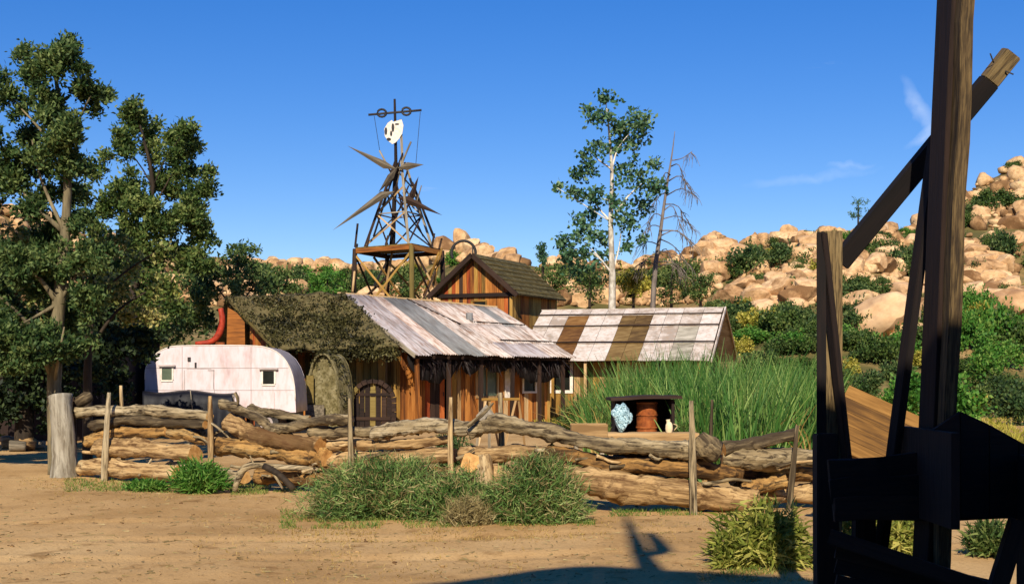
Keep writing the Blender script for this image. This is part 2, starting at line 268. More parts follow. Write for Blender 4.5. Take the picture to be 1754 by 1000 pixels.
def tube(name, pts, rad, m, parent=None, sides=10, rough=.0, seed=0, caps=True, mats=None, sub=3, local=True):
    """smooth tube through pts (Catmull-Rom), radius per point"""
    pts = [Vector(p) for p in pts]
    if not isinstance(rad, (list, tuple)): rad = [rad]*len(pts)
    Q, Rr = [], []
    for i in range(len(pts)-1):
        p0, p1, p2, p3 = pts[max(i-1, 0)], pts[i], pts[i+1], pts[min(i+2, len(pts)-1)]
        for j in range(sub):
            t = j/sub; Q.append(.5*((2*p1)+(p2-p0)*t+(2*p0-5*p1+4*p2-p3)*t*t+(3*p1-p0-3*p2+p3)*t**3)); Rr.append(rad[i]+(rad[i+1]-rad[i])*t)
    Q.append(pts[-1]); Rr.append(rad[-1])
    mw = frame(Q[0], Q[-1]-Q[0]) if local and (Q[-1]-Q[0]).length > 1e-3 else Matrix.Translation(Q[0])
    inv = mw.inverted(); V, Fs = [], []
    up = Vector((.13, .21, .97))
    for i, q in enumerate(Q):
        d = (Q[min(i+1, len(Q)-1)]-Q[max(i-1, 0)]).normalized(); s = d.cross(up).normalized(); u = s.cross(d)
        for k in range(sides):
            a = 2*math.pi*k/sides; dr = s*math.cos(a)+u*math.sin(a)
            r = Rr[i]*(1+rough*(noise.noise(dr*1.3+Vector((seed*7.1, i*.35, seed)))+.6*noise.noise(dr*3.1+Vector((seed*3.3, i*.9, 0)))))
            V.append(inv @ (q+dr*r))
    n = len(Q)
    for i in range(n-1):
        for k in range(sides): Fs.append((i*sides+k, i*sides+(k+1) % sides, (i+1)*sides+(k+1) % sides, (i+1)*sides+k))
    if caps: Fs += [tuple(range(sides-1, -1, -1)), tuple(range((n-1)*sides, n*sides))]
    me = pymesh(name, V, Fs, True); fixn(me)
    o = link(name, me, parent, mw, mats or [m])
    if caps:
        for p in list(me.polygons)[-2:]:
            p.use_smooth = False
            if mats and len(mats) > 1: p.material_index = 1
    return o
def boards(parent, A, B, top, w, m, nrm, th=.03, z0=0., openings=(), name='board', gap=.008, jz=.0):
    """vertical boards from A to B (plan points); top(s) height; openings (s0,s1,z0,z1) in metres along the wall"""
    A, B = Vector((A[0], A[1], 0)), Vector((B[0], B[1], 0)); L = (B-A).length; d = (B-A)/L; nv = Vector((nrm[0], nrm[1], 0)).normalized()
    n = max(1, round(L/w)); ww = L/n; ms = m if isinstance(m, list) else [m]
    for i in range(n):
        s0, s1 = i*ww+gap/2, (i+1)*ww-gap/2; sm = (s0+s1)/2; off = rnd.uniform(-.006, .006)
        t0, t1 = top(s0), top(s1); cuts = [(z0, None)]
        for (a, b, za, zb) in openings:
            if a < sm < b: cuts = [(z0, za), (zb, None)]
        for (za, zb) in cuts:
            h0 = (t0 if zb is None else zb)-za; h1 = (t1 if zb is None else zb)-za
            if min(h0, h1) < .03: continue
            dz = rnd.uniform(-jz, jz)
            base = A+d*s0+Vector((0, 0, za))+nv*off
            mw = frame(base, (0, 0, 1), nv)      # local x up, z outward
            yx = d.dot(Vector((mw[0][1], mw[1][1], mw[2][1])))*(s1-s0)
            V = [(dz, 0, -th), (h0, 0, -th), (h1, yx, -th), (dz, yx, -th), (dz, 0, 0), (h0, 0, 0), (h1, yx, 0), (dz, yx, 0)]
            link(name, fixn(pymesh(name, V, BOX)), parent, mw, rnd.choice(ms))
def quadplate(name, a, b, c, d, th, m, parent):
    """thick plate through four points, thickness downwards along its normal"""
    a, b, c, d = map(Vector, (a, b, c, d)); n = (b-a).cross(d-a).normalized()
    if n.z < 0: n = -n
    return prism(name, [a, b, c, d], -n*th, m, parent)
def corrugated(name, o, down, across, length, width, m, parent, nw=6, amp=.012, sag=.0):
    mw = frame(o, down, Vector(down).cross(Vector(across)) if Vector(down).cross(Vector(across)).z > 0 else Vector(across).cross(Vector(down)))
    yax = Vector((mw[0][1], mw[1][1], mw[2][1])); sg = 1 if yax.dot(Vector(across)) > 0 else -1
    ny, nx = nw*4+1, 4; V = []
    e0, e1 = rnd.uniform(-.03, .03), rnd.uniform(-.05, .06)
    for i in range(nx):
        for j in range(ny):
            y = j/(ny-1); x = i/(nx-1)
            V.append((e0+(length+e1-e0)*x, sg*y*width, amp*math.sin(y*nw*2*math.pi)+sag*math.sin(x*3.1)+(.012*rnd.uniform(-1, 1) if i == nx-1 else 0)))
    Fq = [(i*ny+j, i*ny+j+1, (i+1)*ny+j+1, (i+1)*ny+j) for i in range(nx-1) for j in range(ny-1)]
    me = pymesh(name, V, Fq, True); o_ = link(name, me, parent, mw, m)
    md = o_.modifiers.new('thickness', 'SOLIDIFY'); md.thickness = .008; md.offset = -1
    return o_
# --- foliage
def unit(v): return v/np.maximum(np.linalg.norm(v, axis=-1, keepdims=True), 1e-6)
def leaves(c, d, ln, wd):
    """diamond leaves at c along d"""
    n = len(c); ln = ln*nr.uniform(.6, 1.25, (n, 1)); wd = wd*nr.uniform(.7, 1.2, (n, 1))
    s = unit(np.cross(d, nr.normal(size=(n, 3)))); up = np.cross(s, d)
    b = c; t = c+d*ln; mid = c+d*ln*.45+up*ln*.06
    V = np.stack([b, mid-s*wd, t, mid+s*wd], 1).reshape(-1, 3)
    return V, np.arange(n*4).reshape(n, 4)
def ball(n, shell=.45):
    v = unit(nr.normal(size=(n, 3))); r = (shell+(1-shell)*nr.random((n, 1)))**.7
    return v, v*r
def tufts(center, rad, n, k, ln, wd, up=.5, spread=.7, shell=.35, rag=.35):
    """n tufts of k leaves in an ellipsoid of radii rad"""
    center = np.array(center); rad = np.array(rad)
    v, p = ball(n, shell); p = p*(1+rag*nr.normal(size=(n, 1))*.5)
    base = center+p*rad
    d = unit(v*.8+np.array([0, 0, up])+nr.normal(size=(n, 3))*.35)
    D = unit(np.repeat(d, k, 0)+nr.normal(size=(n*k, 3))*spread)
    Bc = np.repeat(base, k, 0)+nr.normal(size=(n*k, 3))*ln*.55
    return leaves(Bc, D, ln, wd)
def join(parts):
    V, Fq, o = [], [], 0
    for v, f in parts: V.append(v); Fq.append(f+o); o += len(v)
    return np.concatenate(V), np.concatenate(Fq)
def blades(base, d, ln, wd, droop=.3, seg=3):
    """bent strips growing from base along d; tip tapers"""
    n = len(base); ln = ln*nr.uniform(.55, 1.15, (n, 1)); hd = unit(nr.normal(size=(n, 3))*np.array([1, 1, 0.0])+1e-3)
    s = unit(np.cross(d, nr.normal(size=(n, 3)))); R_ = []
    for i in range(seg+1):
        t = i/seg; c = base+d*ln*t+(hd*droop*.7+np.array([0, 0, -droop*.45]))*ln*t*t; w = wd*(1-t*.9)
        R_ += [c-s*w, c+s*w]
    V = np.stack(R_, 1); k = 2*(seg+1); idx = np.arange(n)[:, None]*k
    Fq = np.concatenate([idx+np.array([[2*i, 2*i+1, 2*i+3, 2*i+2]]) for i in range(seg)])
    return V.reshape(-1, 3), Fq

# ------------------------------------------------------------------ ground and hills
def gz(x, y):
    r = math.hypot(x, y); k = min(1, max(0, (r-3)/6))
    yc = 13.7+.05*x+.3*math.sin(x*.28); rut = 0
    for o_ in (-.72, .72, 2.6): d_ = (y-yc-o_)/.16; rut += -.03*math.exp(-d_*d_)+.014*math.exp(-(abs(d_)-1.7)**2*2)
    return k*(rut*(.6+.6*noise.noise(Vector((x*.5, y*.5, 8)))) if 9 < y < 22 and abs(x) < 25 else 0)+k*(.05*noise.noise(Vector((x*.35, y*.35, 0)))+.02*noise.noise(Vector((x*1.3, y*1.3, 4))))
def axis(lim, step, n=40):
    a = list(np.arange(-26, 26.01, step)); g = list(np.geomspace(26+step, lim, n)); return [-q for q in reversed(g)]+a+g
xs = axis(1500, .3, 22); ys = [y+10 for y in axis(1500, .1, 22) if not (abs(y) < 26 and not -1 < y < 8 and round(y*10) % 4)]
V = [(x, y, gz(x, y)) for y in ys for x in xs]; nx = len(xs)
Fq = [(j*nx+i, j*nx+i+1, (j+1)*nx+i+1, (j+1)*nx+i) for j in range(len(ys)-1) for i in range(nx-1)]
tag(link('ground', npmesh('ground', V, Fq, True), None, None, 'dirt'), 'bare tan dirt yard', None, None, 'structure')

SKY = [(-1500, 330), (-300, 335), (0, 350), (70, 375), (160, 410), (300, 440), (360, 450), (485, 452), (590, 458), (700, 452), (745, 436), (800, 430), (850, 446), (930, 456), (1100, 456), (1180, 446), (1215, 412), (1260, 424), (1330, 410), (1470, 398), (1560, 390), (1610, 360), (1660, 322), (1754, 272), (2000, 205), (2600, 220), (3400, 300)]
skx, sky_ = [a for a, b in SKY], [b for a, b in SKY]
def hill(t, Y):
    px = CX+t*F; Yr = 150+22*math.sin(px*.004)+10*math.sin(px*.011+1); Yf = 82+6*math.sin(px*.006+2)
    Zr = CAMH+(HZ-np.interp(px, skx, sky_))*Yr/F
    if Y < Yr:
        s = (Y-Yf)/(Yr-Yf); z = Zr*(max(s, 0)**1.05) if s > 0 else s*2
    else: z = Zr*max(.15, 1-.35*((Y-Yr)/90)**1.3)
    x = t*Y
    z += min(1, max(0, (Y-Yf)/20))*(.9*noise.noise(Vector((x*.08, Y*.08, 0)))+.45*noise.noise(Vector((x*.25, Y*.25, 2))))*(0.4 if abs(Y-Yr) < 6 else 1)
    return z, Yr, Yf
ts = np.linspace(-1.15, 1.15, 260); Ys = list(np.linspace(76, 175, 58))+[185, 200, 220, 250, 290]
V = [(t*Y, Y, hill(t, Y)[0]-.12) for Y in Ys for t in ts]; nx = len(ts)
Fq = [(j*nx+i, j*nx+i+1, (j+1)*nx+i+1, (j+1)*nx+i) for j in range(len(Ys)-1) for i in range(nx-1)]
tag(link('hillside', npmesh('hillside', V, Fq, True), None, None, 'hill'), 'tan rocky hillside rising behind the homestead', None, None, 'structure')
def hit(px, py):
    t = (px-CX)/F
    Yf = hill(t, 80)[2]; Yr = hill(t, 80)[1]; Y = Yf
    while Y < Yr+4:
        if HZ-(hill(t, Y)[0]-CAMH)*F/Y <= py: return Vector((t*Y, Y, hill(t, Y)[0]))
        Y += 1.
    return None

# rocks
def rockmesh(seed, sub=3, cuts=15, lo=.48):
    q = random.Random(seed); bm = bmesh.new(); bmesh.ops.create_icosphere(bm, subdivisions=sub, radius=1)
    p = q.uniform(2.6, 4.5); pl = []
    for _ in range(cuts):
        n = Vector((q.gauss(0, 1), q.gauss(0, 1), q.gauss(0, .8))).normalized(); pl.append((n, q.uniform(lo, .86)))
    for v in bm.verts:
        c = v.co.normalized(); s = (abs(c.x)**p+abs(c.y)**p+abs(c.z)**p)**(-1/p); c = c*s*.85
        for n, d in pl:
            e = c.dot(n)-d
            if e > 0: c -= n*e*.98
        c += c.normalized()*(.10*noise.noise(c*1.7+Vector((seed, 0, 0)))+.04*noise.noise(c*4+Vector((0, seed, 0))))
        v.co = c
    for f in bm.faces: f.smooth = True
    me = bpy.data.meshes.new('boulder'); bm.to_mesh(me); bm.free()
    try: me.set_sharp_from_angle(angle=R(24))
    except Exception: pass
    return me
ROCKS = [rockmesh(s) for s in range(12)]
for me in ROCKS: me.materials.append(M['granite'])
PINK = [rockmesh(s+40, 4, 5, .7) for s in range(3)]
for me in PINK: me.materials.append(M['granite_pink'])
def boulder(p, r, label, group, me=None, sq=.8, sink=.35, name='boulder'):
    me = me or rnd.choice(ROCKS)
    s = Vector((r*rnd.uniform(.85, 1.25), r*rnd.uniform(.85, 1.15), r*sq*rnd.uniform(.8, 1.15)))
    mw = Matrix.Translation(Vector(p)+Vector((0, 0, s.z*(1-2*sink)))) @ Matrix.Rotation(rnd.uniform(0, 6.28), 4, 'Z') @ Matrix.Rotation(rnd.uniform(-.3, .3), 4, 'X') @ Matrix.Diagonal((*s, 1))
    return tag(link(name, me, None, mw), label, 'boulder', group)
# the boulders the photograph singles out: (px, py of the foot, half width px, label)
BIG = [(1512, 572, 62, 'largest smooth pink boulder low on the right hillside, seen left of the leaning brace', 1),
       (1556, 520, 34, 'rounded pink boulder leaning on the upper right of the largest pink boulder', 1),
       (1728, 540, 44, 'large pink boulder at the right edge of the picture, right of the tall post', 1),
       (1714, 470, 28, 'tan boulder perched just above the large pink boulder at the right edge', 0),
       (1308, 540, 22, 'small pale boulder alone among green bushes right of the patchwork roof', 1),
       (1362, 528, 18, 'pale boulder between green bushes just left of the short post', 1),
       (793, 412, 24, 'upright balanced boulder crowning the ridge right of the tower platform', 0),
       (770, 432, 26, 'broad boulder below the balanced rock on the ridge behind the gabled house', 0),
       (828, 436, 24, 'low boulder on the ridge right of the balanced rock, above the gabled house', 0),
       (1216, 420, 26, 'blocky boulder topping the knoll right of the dead tree', 0),
       (1545, 505, 24, 'tan boulder behind the largest pink boulder', 0),
       (1350, 405, 22, 'blocky boulder on the ridge left of the short posts', 0),
       (1590, 500, 26, 'pale boulder partly behind the leaning brace', 1)]
for px, w, sq_, lb in [(793, 21, 1.55, 'upright balanced boulder crowning the ridge right of the tower platform'), (764, 25, .95, 'broad boulder left of the balanced rock on the ridge behind the gabled house'), (826, 24, .8, 'low boulder on the ridge right of the balanced rock, above the gabled house'), (806, 18, 1.0, 'small boulder leaning against the foot of the balanced rock')]:
    h = hit(px, np.interp(px, skx, sky_)+5) or hit(px, np.interp(px, skx, sky_)+14)
    boulder(h+Vector((0, -.8, -.2)), w*h.y/F, lb, None, ROCKS[(int(px)+4) % 12], sq_, .16)
BIG = [b for b in BIG if not 760 < b[0] < 840]
for px, py, w, lb, pk in BIG:
    h = hit(px, py) or hit(px, py+15) or hit(px, py+30)
    if h: boulder(h, w*h.y/F, lb, None, rnd.choice(PINK if pk else ROCKS), .78, .12 if 'balanced boulder' in lb or 'upright' in lb else .22)
cand = []
tries = 0
while len(cand) < 4200 and tries < 60000:
    tries += 1
    px = rnd.uniform(-60, 1830); sl = np.interp(px, skx, sky_); py = sl+1+(rnd.random()**1.25)*(620-sl)
    if 240 < px < 1240 and py > 525: continue
    d = noise.noise(Vector((px*.011, py*.022, 3.3)))+.5*noise.noise(Vector((px*.03, py*.06, 1)))
    lim = -.12+max(0, (py-520)/90)
    if py-sl < 9: lim = -.6
    if d < lim: continue
    h = hit(px, py)
    if h is None: continue
    r = min(1.5, .27*(rnd.paretovariate(1.75))); cand.append((r/h.y, r, h, px, py, sl))
cand.sort(key=lambda c: -c[0])
def zone(px, py, sl):
    up = 'skyline' if py-sl < 14 else ('upper slope' if py-sl < 70 else 'lower slope')
    if px < 400: w = 'hill behind the left trees'
    elif px < 760: w = 'ridge behind the spiked tower'
    elif px < 1170: w = 'ridge behind the slim cottonwood'
    elif px < 1400: w = 'hill above the patchwork shed'
    elif px < 1600: w = 'hill behind the leaning brace'
    else: w = 'steep hill right of the tall post'
    return up, w
for i, (k, r, h, px, py, sl) in enumerate(cand[:270]):
    up, w = zone(px, py, sl)
    sz = 'large' if i < 60 else ('medium' if i < 150 else 'small')
    boulder(h, r, '%s tan boulder, %s of the %s' % (sz, up, w), '%s boulders, %s of the %s' % (sz, up, w))
small = [rockmesh(90+s, 2, 9) for s in range(6)]
parts = []
for me in small:
    v = np.zeros(len(me.vertices)*3, dtype=np.float32); me.vertices.foreach_get('co', v)
    f = np.array([list(p.vertices) for p in me.polygons]); parts.append((v.reshape(-1, 3), f))
allp = []
for (k, r, h, px, py, sl) in cand[270:]:
    v, f = rnd.choice(parts); a = rnd.uniform(0, 6.28); c, s = math.cos(a), math.sin(a)
    v = v*np.array([r*rnd.uniform(.8, 1.3), r, r*rnd.uniform(.6, 1)]); v = v @ np.array([[c, s, 0], [-s, c, 0], [0, 0, 1]])
    allp.append((v+np.array(h)+np.array([0, 0, r*.2]), f))
V, Fq = join(allp)
tag(link('boulder_scree', npmesh('boulder_scree', V, Fq, True), None, None, 'granite_many'), 'mass of smaller tan boulders strewn over the hillsides', 'boulders', None, 'stuff')

# chaparral on the hills: copies of a few bush meshes, each with a crown and a stem
def bushmesh(n, k, ln, wd, up=.5, flat=.75, lobes=5, seed=0):
    q = random.Random(seed); ps = []
    for i in range(lobes):
        a = q.uniform(0, 6.28); rr = q.uniform(.15, .55)
        rr *= 1.35; c = (rr*math.cos(a), rr*math.sin(a), flat*q.uniform(.2, .95)*(1-.45*rr)); s = q.uniform(.18, .40)
        ps.append(tufts(c, (s, s, s*flat), n//lobes, k, ln, wd, up, rag=.8, shell=.1))
    return npmesh('crown', *join(ps))
HB = {}
for mk in ('leaf_hill', 'leaf_dark', 'leaf_bright', 'leaf_mid', 'leaf_yellow'):
    HB[mk] = []
    for s in range(3):
        me = bushmesh(430, 7, .12, .045, .6, .9, 13, s+1); me.materials.append(M[mk]); HB[mk].append(me)
stem_me = None
def bush(p, r, h, mk, label, group=None, cat='bush', name='bush'):
    global stem_me
    t = thing(name, label, cat, p, group); mw = Matrix.Translation(Vector(p)) @ Matrix.Rotation(rnd.uniform(0, 6.28), 4, 'Z')
    me = rnd.choice(HB[mk])
    link('crown', me, t, mw @ Matrix.Diagonal((r, r, h, 1)))
    if stem_me is None:
        s = tube('stem', [(0, 0, -.1), (.05, .02, .3), (-.03, .05, .7)], [.05, .04, .015], 'bark_dark', t, 6, sub=1); stem_me = s.data
        s.matrix_basis = Matrix.Diagonal((r, r, h, 1))
    else: link('stem', stem_me, t, Matrix.Translation(Vector(p)) @ Matrix.Diagonal((r, r, h, 1)) @ frame((0, 0, -.1), (-.03, .05, .8)))
    return t
# (px, foot py, half-width px, height px, material)
HBUSH = [(1290, 470, 46, 46, 'leaf_dark'), (1340, 462, 40, 38, 'leaf_dark'), (1380, 455, 26, 26, 'leaf_hill'), (1262, 478, 28, 30, 'leaf_hill'), (1205, 478, 34, 36, 'leaf_mid'), (1165, 490, 38, 44, 'leaf_mid'), (1380, 505, 34, 32, 'leaf_dark'),
         (1465, 520, 40, 32, 'leaf_dark'), (1500, 512, 28, 26, 'leaf_hill'), (1440, 515, 22, 24, 'leaf_dark'), (1520, 450, 34, 40, 'leaf_hill'), (1550, 470, 34, 50, 'leaf_dark'), (1580, 480, 26, 34, 'leaf_hill'), (1490, 440, 24, 26, 'leaf_hill'),
         (1685, 365, 30, 34, 'leaf_hill'), (1715, 355, 34, 26, 'leaf_hill'), (1668, 372, 20, 24, 'leaf_dark'), (1715, 445, 30, 50, 'leaf_dark'), (1700, 430, 20, 30, 'leaf_hill'), (1672, 470, 20, 24, 'leaf_dark'),
         (470, 500, 40, 46, 'leaf_mid'), (510, 498, 30, 36, 'leaf_dark'), (550, 500, 40, 40, 'leaf_bright'), (590, 506, 32, 34, 'leaf_mid'), (640, 500, 34, 36, 'leaf_dark'), (690, 498, 34, 38, 'leaf_mid'), (730, 500, 30, 32, 'leaf_mid'), (450, 478, 24, 24, 'leaf_bright'), (600, 478, 20, 20, 'leaf_hill'),
         (1270, 560, 50, 46, 'leaf_dark'), (1330, 572, 46, 44, 'leaf_hill'), (1375, 565, 40, 40, 'leaf_dark'), (1290, 585, 40, 26, 'leaf_bright'), (1350, 600, 46, 32, 'leaf_bright'), (1390, 585, 30, 36, 'leaf_hill'), (1235, 540, 30, 26, 'leaf_mid'),
         (1660, 600, 44, 60, 'leaf_bright'), (1700, 590, 46, 70, 'leaf_bright'), (1745, 610, 48, 60, 'leaf_hill'), (1670, 540, 34, 46, 'leaf_bright'), (1720, 560, 34, 36, 'leaf_mid'), (1580, 600, 44, 46, 'leaf_hill'), (1530, 610, 50, 40, 'leaf_bright'), (1480, 600, 40, 34, 'leaf_hill'), (1450, 590, 30, 34, 'leaf_bright'), (1610, 560, 28, 46, 'leaf_dark'),
         (1790, 470, 34, 40, 'leaf_hill'), (1800, 380, 34, 36, 'leaf_hill'), (150, 470, 44, 40, 'leaf_mid'), (60, 450, 44, 36, 'leaf_mid'), (230, 480, 40, 36, 'leaf_mid'), (320, 490, 40, 36, 'leaf_mid'), (960, 490, 40, 38, 'leaf_mid'), (1000, 500, 36, 36, 'leaf_hill'), (1080, 505, 38, 44, 'leaf_yellow'), (1130, 505, 34, 40, 'leaf_mid'), (920, 500, 30, 34, 'leaf_hill')]
for px, py, w, h, mk in HBUSH:
    p = hit(px, py) or hit(px, py+20)
    if not p: continue
    up, z = zone(px, py, np.interp(px, skx, sky_)); k = p.y/F
    tone = {'leaf_hill': 'olive green', 'leaf_dark': 'dark green', 'leaf_bright': 'bright green', 'leaf_mid': 'mid green', 'leaf_yellow': 'yellow green'}[mk]
    bush(p-Vector((0, 0, .2)), w*k*1.05, h*k*1.15, mk, '%s bush, %s of the %s' % (tone, up, z), '%s bushes, %s of the %s' % (tone, up, z))
for i in range(340):           # little scrub bushes between the rocks
    px = rnd.uniform(-40, 1800); sl = np.interp(px, skx, sky_); py = sl+8+rnd.random()*(600-sl)
    if 240 < px < 1240 and py > 520: continue
    if rnd.random() < .16: px = rnd.uniform(1240, 1800); py = rnd.uniform(530, 660)
    p = hit(px, py)
    if not p: continue
    up, z = zone(px, py, sl); r = rnd.uniform(.5, 1.4)*(1.25 if py > 520 else 1)
    bush(p-Vector((0, 0, .1)), r, r*rnd.uniform(.8, 1.2), rnd.choice(['leaf_hill', 'leaf_hill', 'leaf_dark', 'leaf_mid', 'leaf_bright', 'leaf_yellow']), 'small scrub among rocks, %s of the %s' % (up, z), 'small scrub, %s of the %s' % (up, z))

# ------------------------------------------------------------------ trees
def crownmesh(clumps, Y, ydepth, tn, k, ln, wd, up=.5, rag=.5, org=(0, 0, 0)):
    ps = []
    for c in clumps:
        px, py, r = c[:3]; yy = Y+(c[3] if len(c) > 3 else rnd.uniform(-1, 1)*ydepth); s = r*yy/F; p = P(px, py, yy)-Vector(org)
        nsub = 4 if r < 14 else 9
        for _ in range(nsub):
            d = Vector((rnd.gauss(0, 1), rnd.gauss(0, 1), rnd.gauss(0, .9))).normalized()*s*rnd.uniform(.15, 1.12); q = s*rnd.uniform(.24, .5)
            ps.append(tufts(p+d, (q, q, q*.8), max(3, int(tn*1.15*(r/30)**2/nsub)), k, ln, wd, up, rag=rag, shell=.1))
    return npmesh('crown', *join(ps))
def tree(name, label, base, trunk, limbs, crown, leaf, bark, group=None, cat='tree', sides=9):
    t = thing(name, label, cat, base, group)
    tube('trunk', [a for a, r in trunk], [r for a, r in trunk], bark, t, sides, .15, 3, local=False)
    for l in limbs:
        tube('limb', [a for a, r in l], [r for a, r in l], bark, t, 6, .1, 5, local=False)
    if crown: link('crown', crown, t, Matrix.Translation(Vector(base)), leaf)
    return t
def limb_to(start, px, py, Y, r0, r1=.012, bow=.12):
    e = P(px, py, Y); s = Vector(start); m = (s+e)/2+Vector((rnd.uniform(-bow, bow), rnd.uniform(-bow, bow), rnd.uniform(0, bow)))*(e-s).length
    return [(s, r0), (m, (r0+r1)/2), (e, r1)]
# left tree, nearest
YA = 23.2
A_ = [(78, 100, 38), (115, 84, 22), (40, 92, 16), (152, 160, 30), (178, 158, 12), (28, 178, 26), (0, 132, 14), (87, 192, 40), (106, 242, 44), (50, 233, 26), (120, 285, 24), (20, 300, 30), (0, 285, 40), (-60, 250, 50), (-60, 360, 60), (83, 330, 18), (55, 358, 26), (80, 400, 34), (28, 445, 40), (0, 520, 40), (28, 580, 42), (83, 497, 30), (110, 545, 36), (101, 595, 34), (14, 620, 30), (-50, 480, 60), (-60, 600, 60), (152, 440, 34), (95, 450, 34), (152, 515, 34), (-40, 170, 30), (118, 325, 22), (125, 380, 26), (70, 285, 22), (125, 215, 20), (60, 130, 22), (140, 120, 14), (60, 610, 24), (135, 590, 22), (-110, 300, 60), (-120, 400, 70), (-110, 520, 70), (-180, 450, 70), (-200, 340, 60), (-150, 220, 50), (-90, 440, 60), (-180, 560, 60), (-30, 560, 50)]
base = P(104, 817, YA); base.z = -.05
t0 = P(93, 660, YA); t1 = P(100, 520, YA); t2 = P(112, 400, YA); t3 = P(115, 290, YA); t4 = P(95, 130, YA)
cr = crownmesh(A_, YA, .9, 150, 10, .1, .024, .6, .55, base)
tree('oak_tree', 'tall grey-trunked leafy tree at the far left beside the end of the log fence', base,
     [(base, .22), (P(97, 740, YA), .15), (t0, .125), (t1, .11), (t2, .09), (t3, .065), (t4, .03)],
     [limb_to(t1, 20, 440, YA-.4, .06), limb_to(t1, 28, 560, YA-.5, .05), limb_to(t2, 28, 300, YA+.3, .05), limb_to(t3, 30, 180, YA, .035), limb_to(t3, 155, 165, YA-.3, .035), limb_to(t2, 55, 240, YA, .04), limb_to(t1, 150, 440, YA, .05), limb_to(t0, 110, 560, YA-.6, .04), limb_to(t4, 78, 85, YA, .02), limb_to(t4, 115, 78, YA, .02), limb_to(t0, -40, 480, YA-.5, .06)],
     cr, 'leaf_dark', 'bark_trunk')
YB = 46.0
B_ = [(198, 240, 32), (230, 198, 28), (232, 180, 12), (250, 232, 30), (304, 236, 26), (324, 222, 20), (313, 272, 38), (350, 325, 26), (362, 300, 12), (276, 307, 40), (221, 316, 32), (248, 353, 36), (322, 353, 32), (175, 357, 30), (138, 334, 22), (300, 396, 44), (345, 395, 30), (225, 392, 34), (258, 445, 40), (322, 445, 40), (193, 468, 40), (258, 505, 36), (190, 540, 34), (270, 560, 30), (292, 525, 26), (160, 400, 26), (150, 290, 24)]
baseB = P(232, 760, YB); baseB.z = -.05
b1 = P(225, 560, YB); b2 = P(240, 420, YB); b3 = P(262, 320, YB); b4 = P(240, 215, YB)
tree('oak_tree', 'broad leafy tree behind the log fence, crown hanging over the caravan', baseB,
     [(baseB, .26), (P(226, 650, YB), .21), (b1, .18), (b2, .14), (b3, .09), (b4, .03)],
     [limb_to(b2, 320, 260, YB+.3, .06), limb_to(b2, 350, 330, YB, .05), limb_to(b2, 175, 350, YB+.2, .05), limb_to(b1, 320, 440, YB-.3, .06), limb_to(b1, 185, 470, YB-.4, .05), limb_to(b3, 315, 230, YB, .03), limb_to(b3, 195, 240, YB, .03), limb_to(b1, 270, 550, YB-.5, .05)],
     crownmesh(B_, YB, 1.3, 140, 10, .17, .042, .55, .55, baseB), 'leaf_mid', 'bark_dark')
# pale leaved small trees in front of and among them
YC = 25.5
C_ = [(30, 400, 30), (60, 440, 30), (128, 455, 26), (160, 480, 30), (110, 430, 22), (200, 500, 28), (180, 430, 26), (230, 455, 24), (280, 430, 20), (250, 540, 26), (220, 545, 22), (265, 500, 22), (60, 500, 26), (110, 500, 24), (290, 490, 22), (205, 410, 18), (90, 560, 24)]
baseC = P(150, 795, YC); baseC.z = -.05
tree('elder_tree', 'pale-leaved small tree with yellowish tips between the two dark left trees', baseC,
     [(baseC, .1), (P(150, 640, YC), .08), (P(158, 520, YC), .05), (P(165, 440, YC), .02)],
     [limb_to(P(152, 600, YC), 60, 450, YC, .04), limb_to(P(152, 600, YC), 250, 500, YC, .04), limb_to(P(158, 520, YC), 270, 430, YC, .03), limb_to(P(158, 520, YC), 40, 400, YC, .03)],
     crownmesh(C_, YC, .8, 46, 8, .105, .034, .4, .6, baseC), 'leaf_pale', 'bark_dark')
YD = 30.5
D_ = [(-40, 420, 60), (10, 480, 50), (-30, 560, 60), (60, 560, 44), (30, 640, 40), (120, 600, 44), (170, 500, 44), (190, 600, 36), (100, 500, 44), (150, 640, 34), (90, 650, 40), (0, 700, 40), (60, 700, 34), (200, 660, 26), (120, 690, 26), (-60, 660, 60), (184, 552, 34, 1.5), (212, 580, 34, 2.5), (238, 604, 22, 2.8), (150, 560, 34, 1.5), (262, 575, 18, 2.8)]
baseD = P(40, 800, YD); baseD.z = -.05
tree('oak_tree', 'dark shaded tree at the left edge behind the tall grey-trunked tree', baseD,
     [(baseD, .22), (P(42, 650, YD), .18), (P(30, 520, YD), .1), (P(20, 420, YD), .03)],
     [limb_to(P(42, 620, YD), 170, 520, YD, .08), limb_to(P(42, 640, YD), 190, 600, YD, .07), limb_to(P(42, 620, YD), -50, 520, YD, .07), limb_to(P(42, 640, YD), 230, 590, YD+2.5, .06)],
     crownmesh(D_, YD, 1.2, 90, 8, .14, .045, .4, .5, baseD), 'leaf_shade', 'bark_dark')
YE = 54.
E_ = [(385, 470, 26), (410, 440, 22), (420, 425, 12), (400, 425, 10), (432, 432, 10), (430, 465, 24), (450, 490, 24), (400, 498, 30), (365, 490, 26), (360, 460, 18), (440, 500, 20), (345, 520, 26), (330, 500, 26), (330, 555, 28), (300, 575, 24), (352, 560, 20), (345, 535, 24), (310, 545, 26), (290, 560, 20)]
baseE = P(405, 714, YE); baseE.z = -.05
tree('pine_tree', 'dark bushy evergreen rising behind the mossy roof left of the tower', baseE, [(baseE, .2), (P(405, 560, YE), .16), (P(408, 440, YE), .05)],
     [limb_to(P(405, 540, YE), 360, 480, YE, .06), limb_to(P(405, 540, YE), 445, 480, YE, .06)], crownmesh(E_, YE, 1.0, 80, 7, .2, .05, .9, .5, baseE), 'leaf_dark', 'bark_dark')
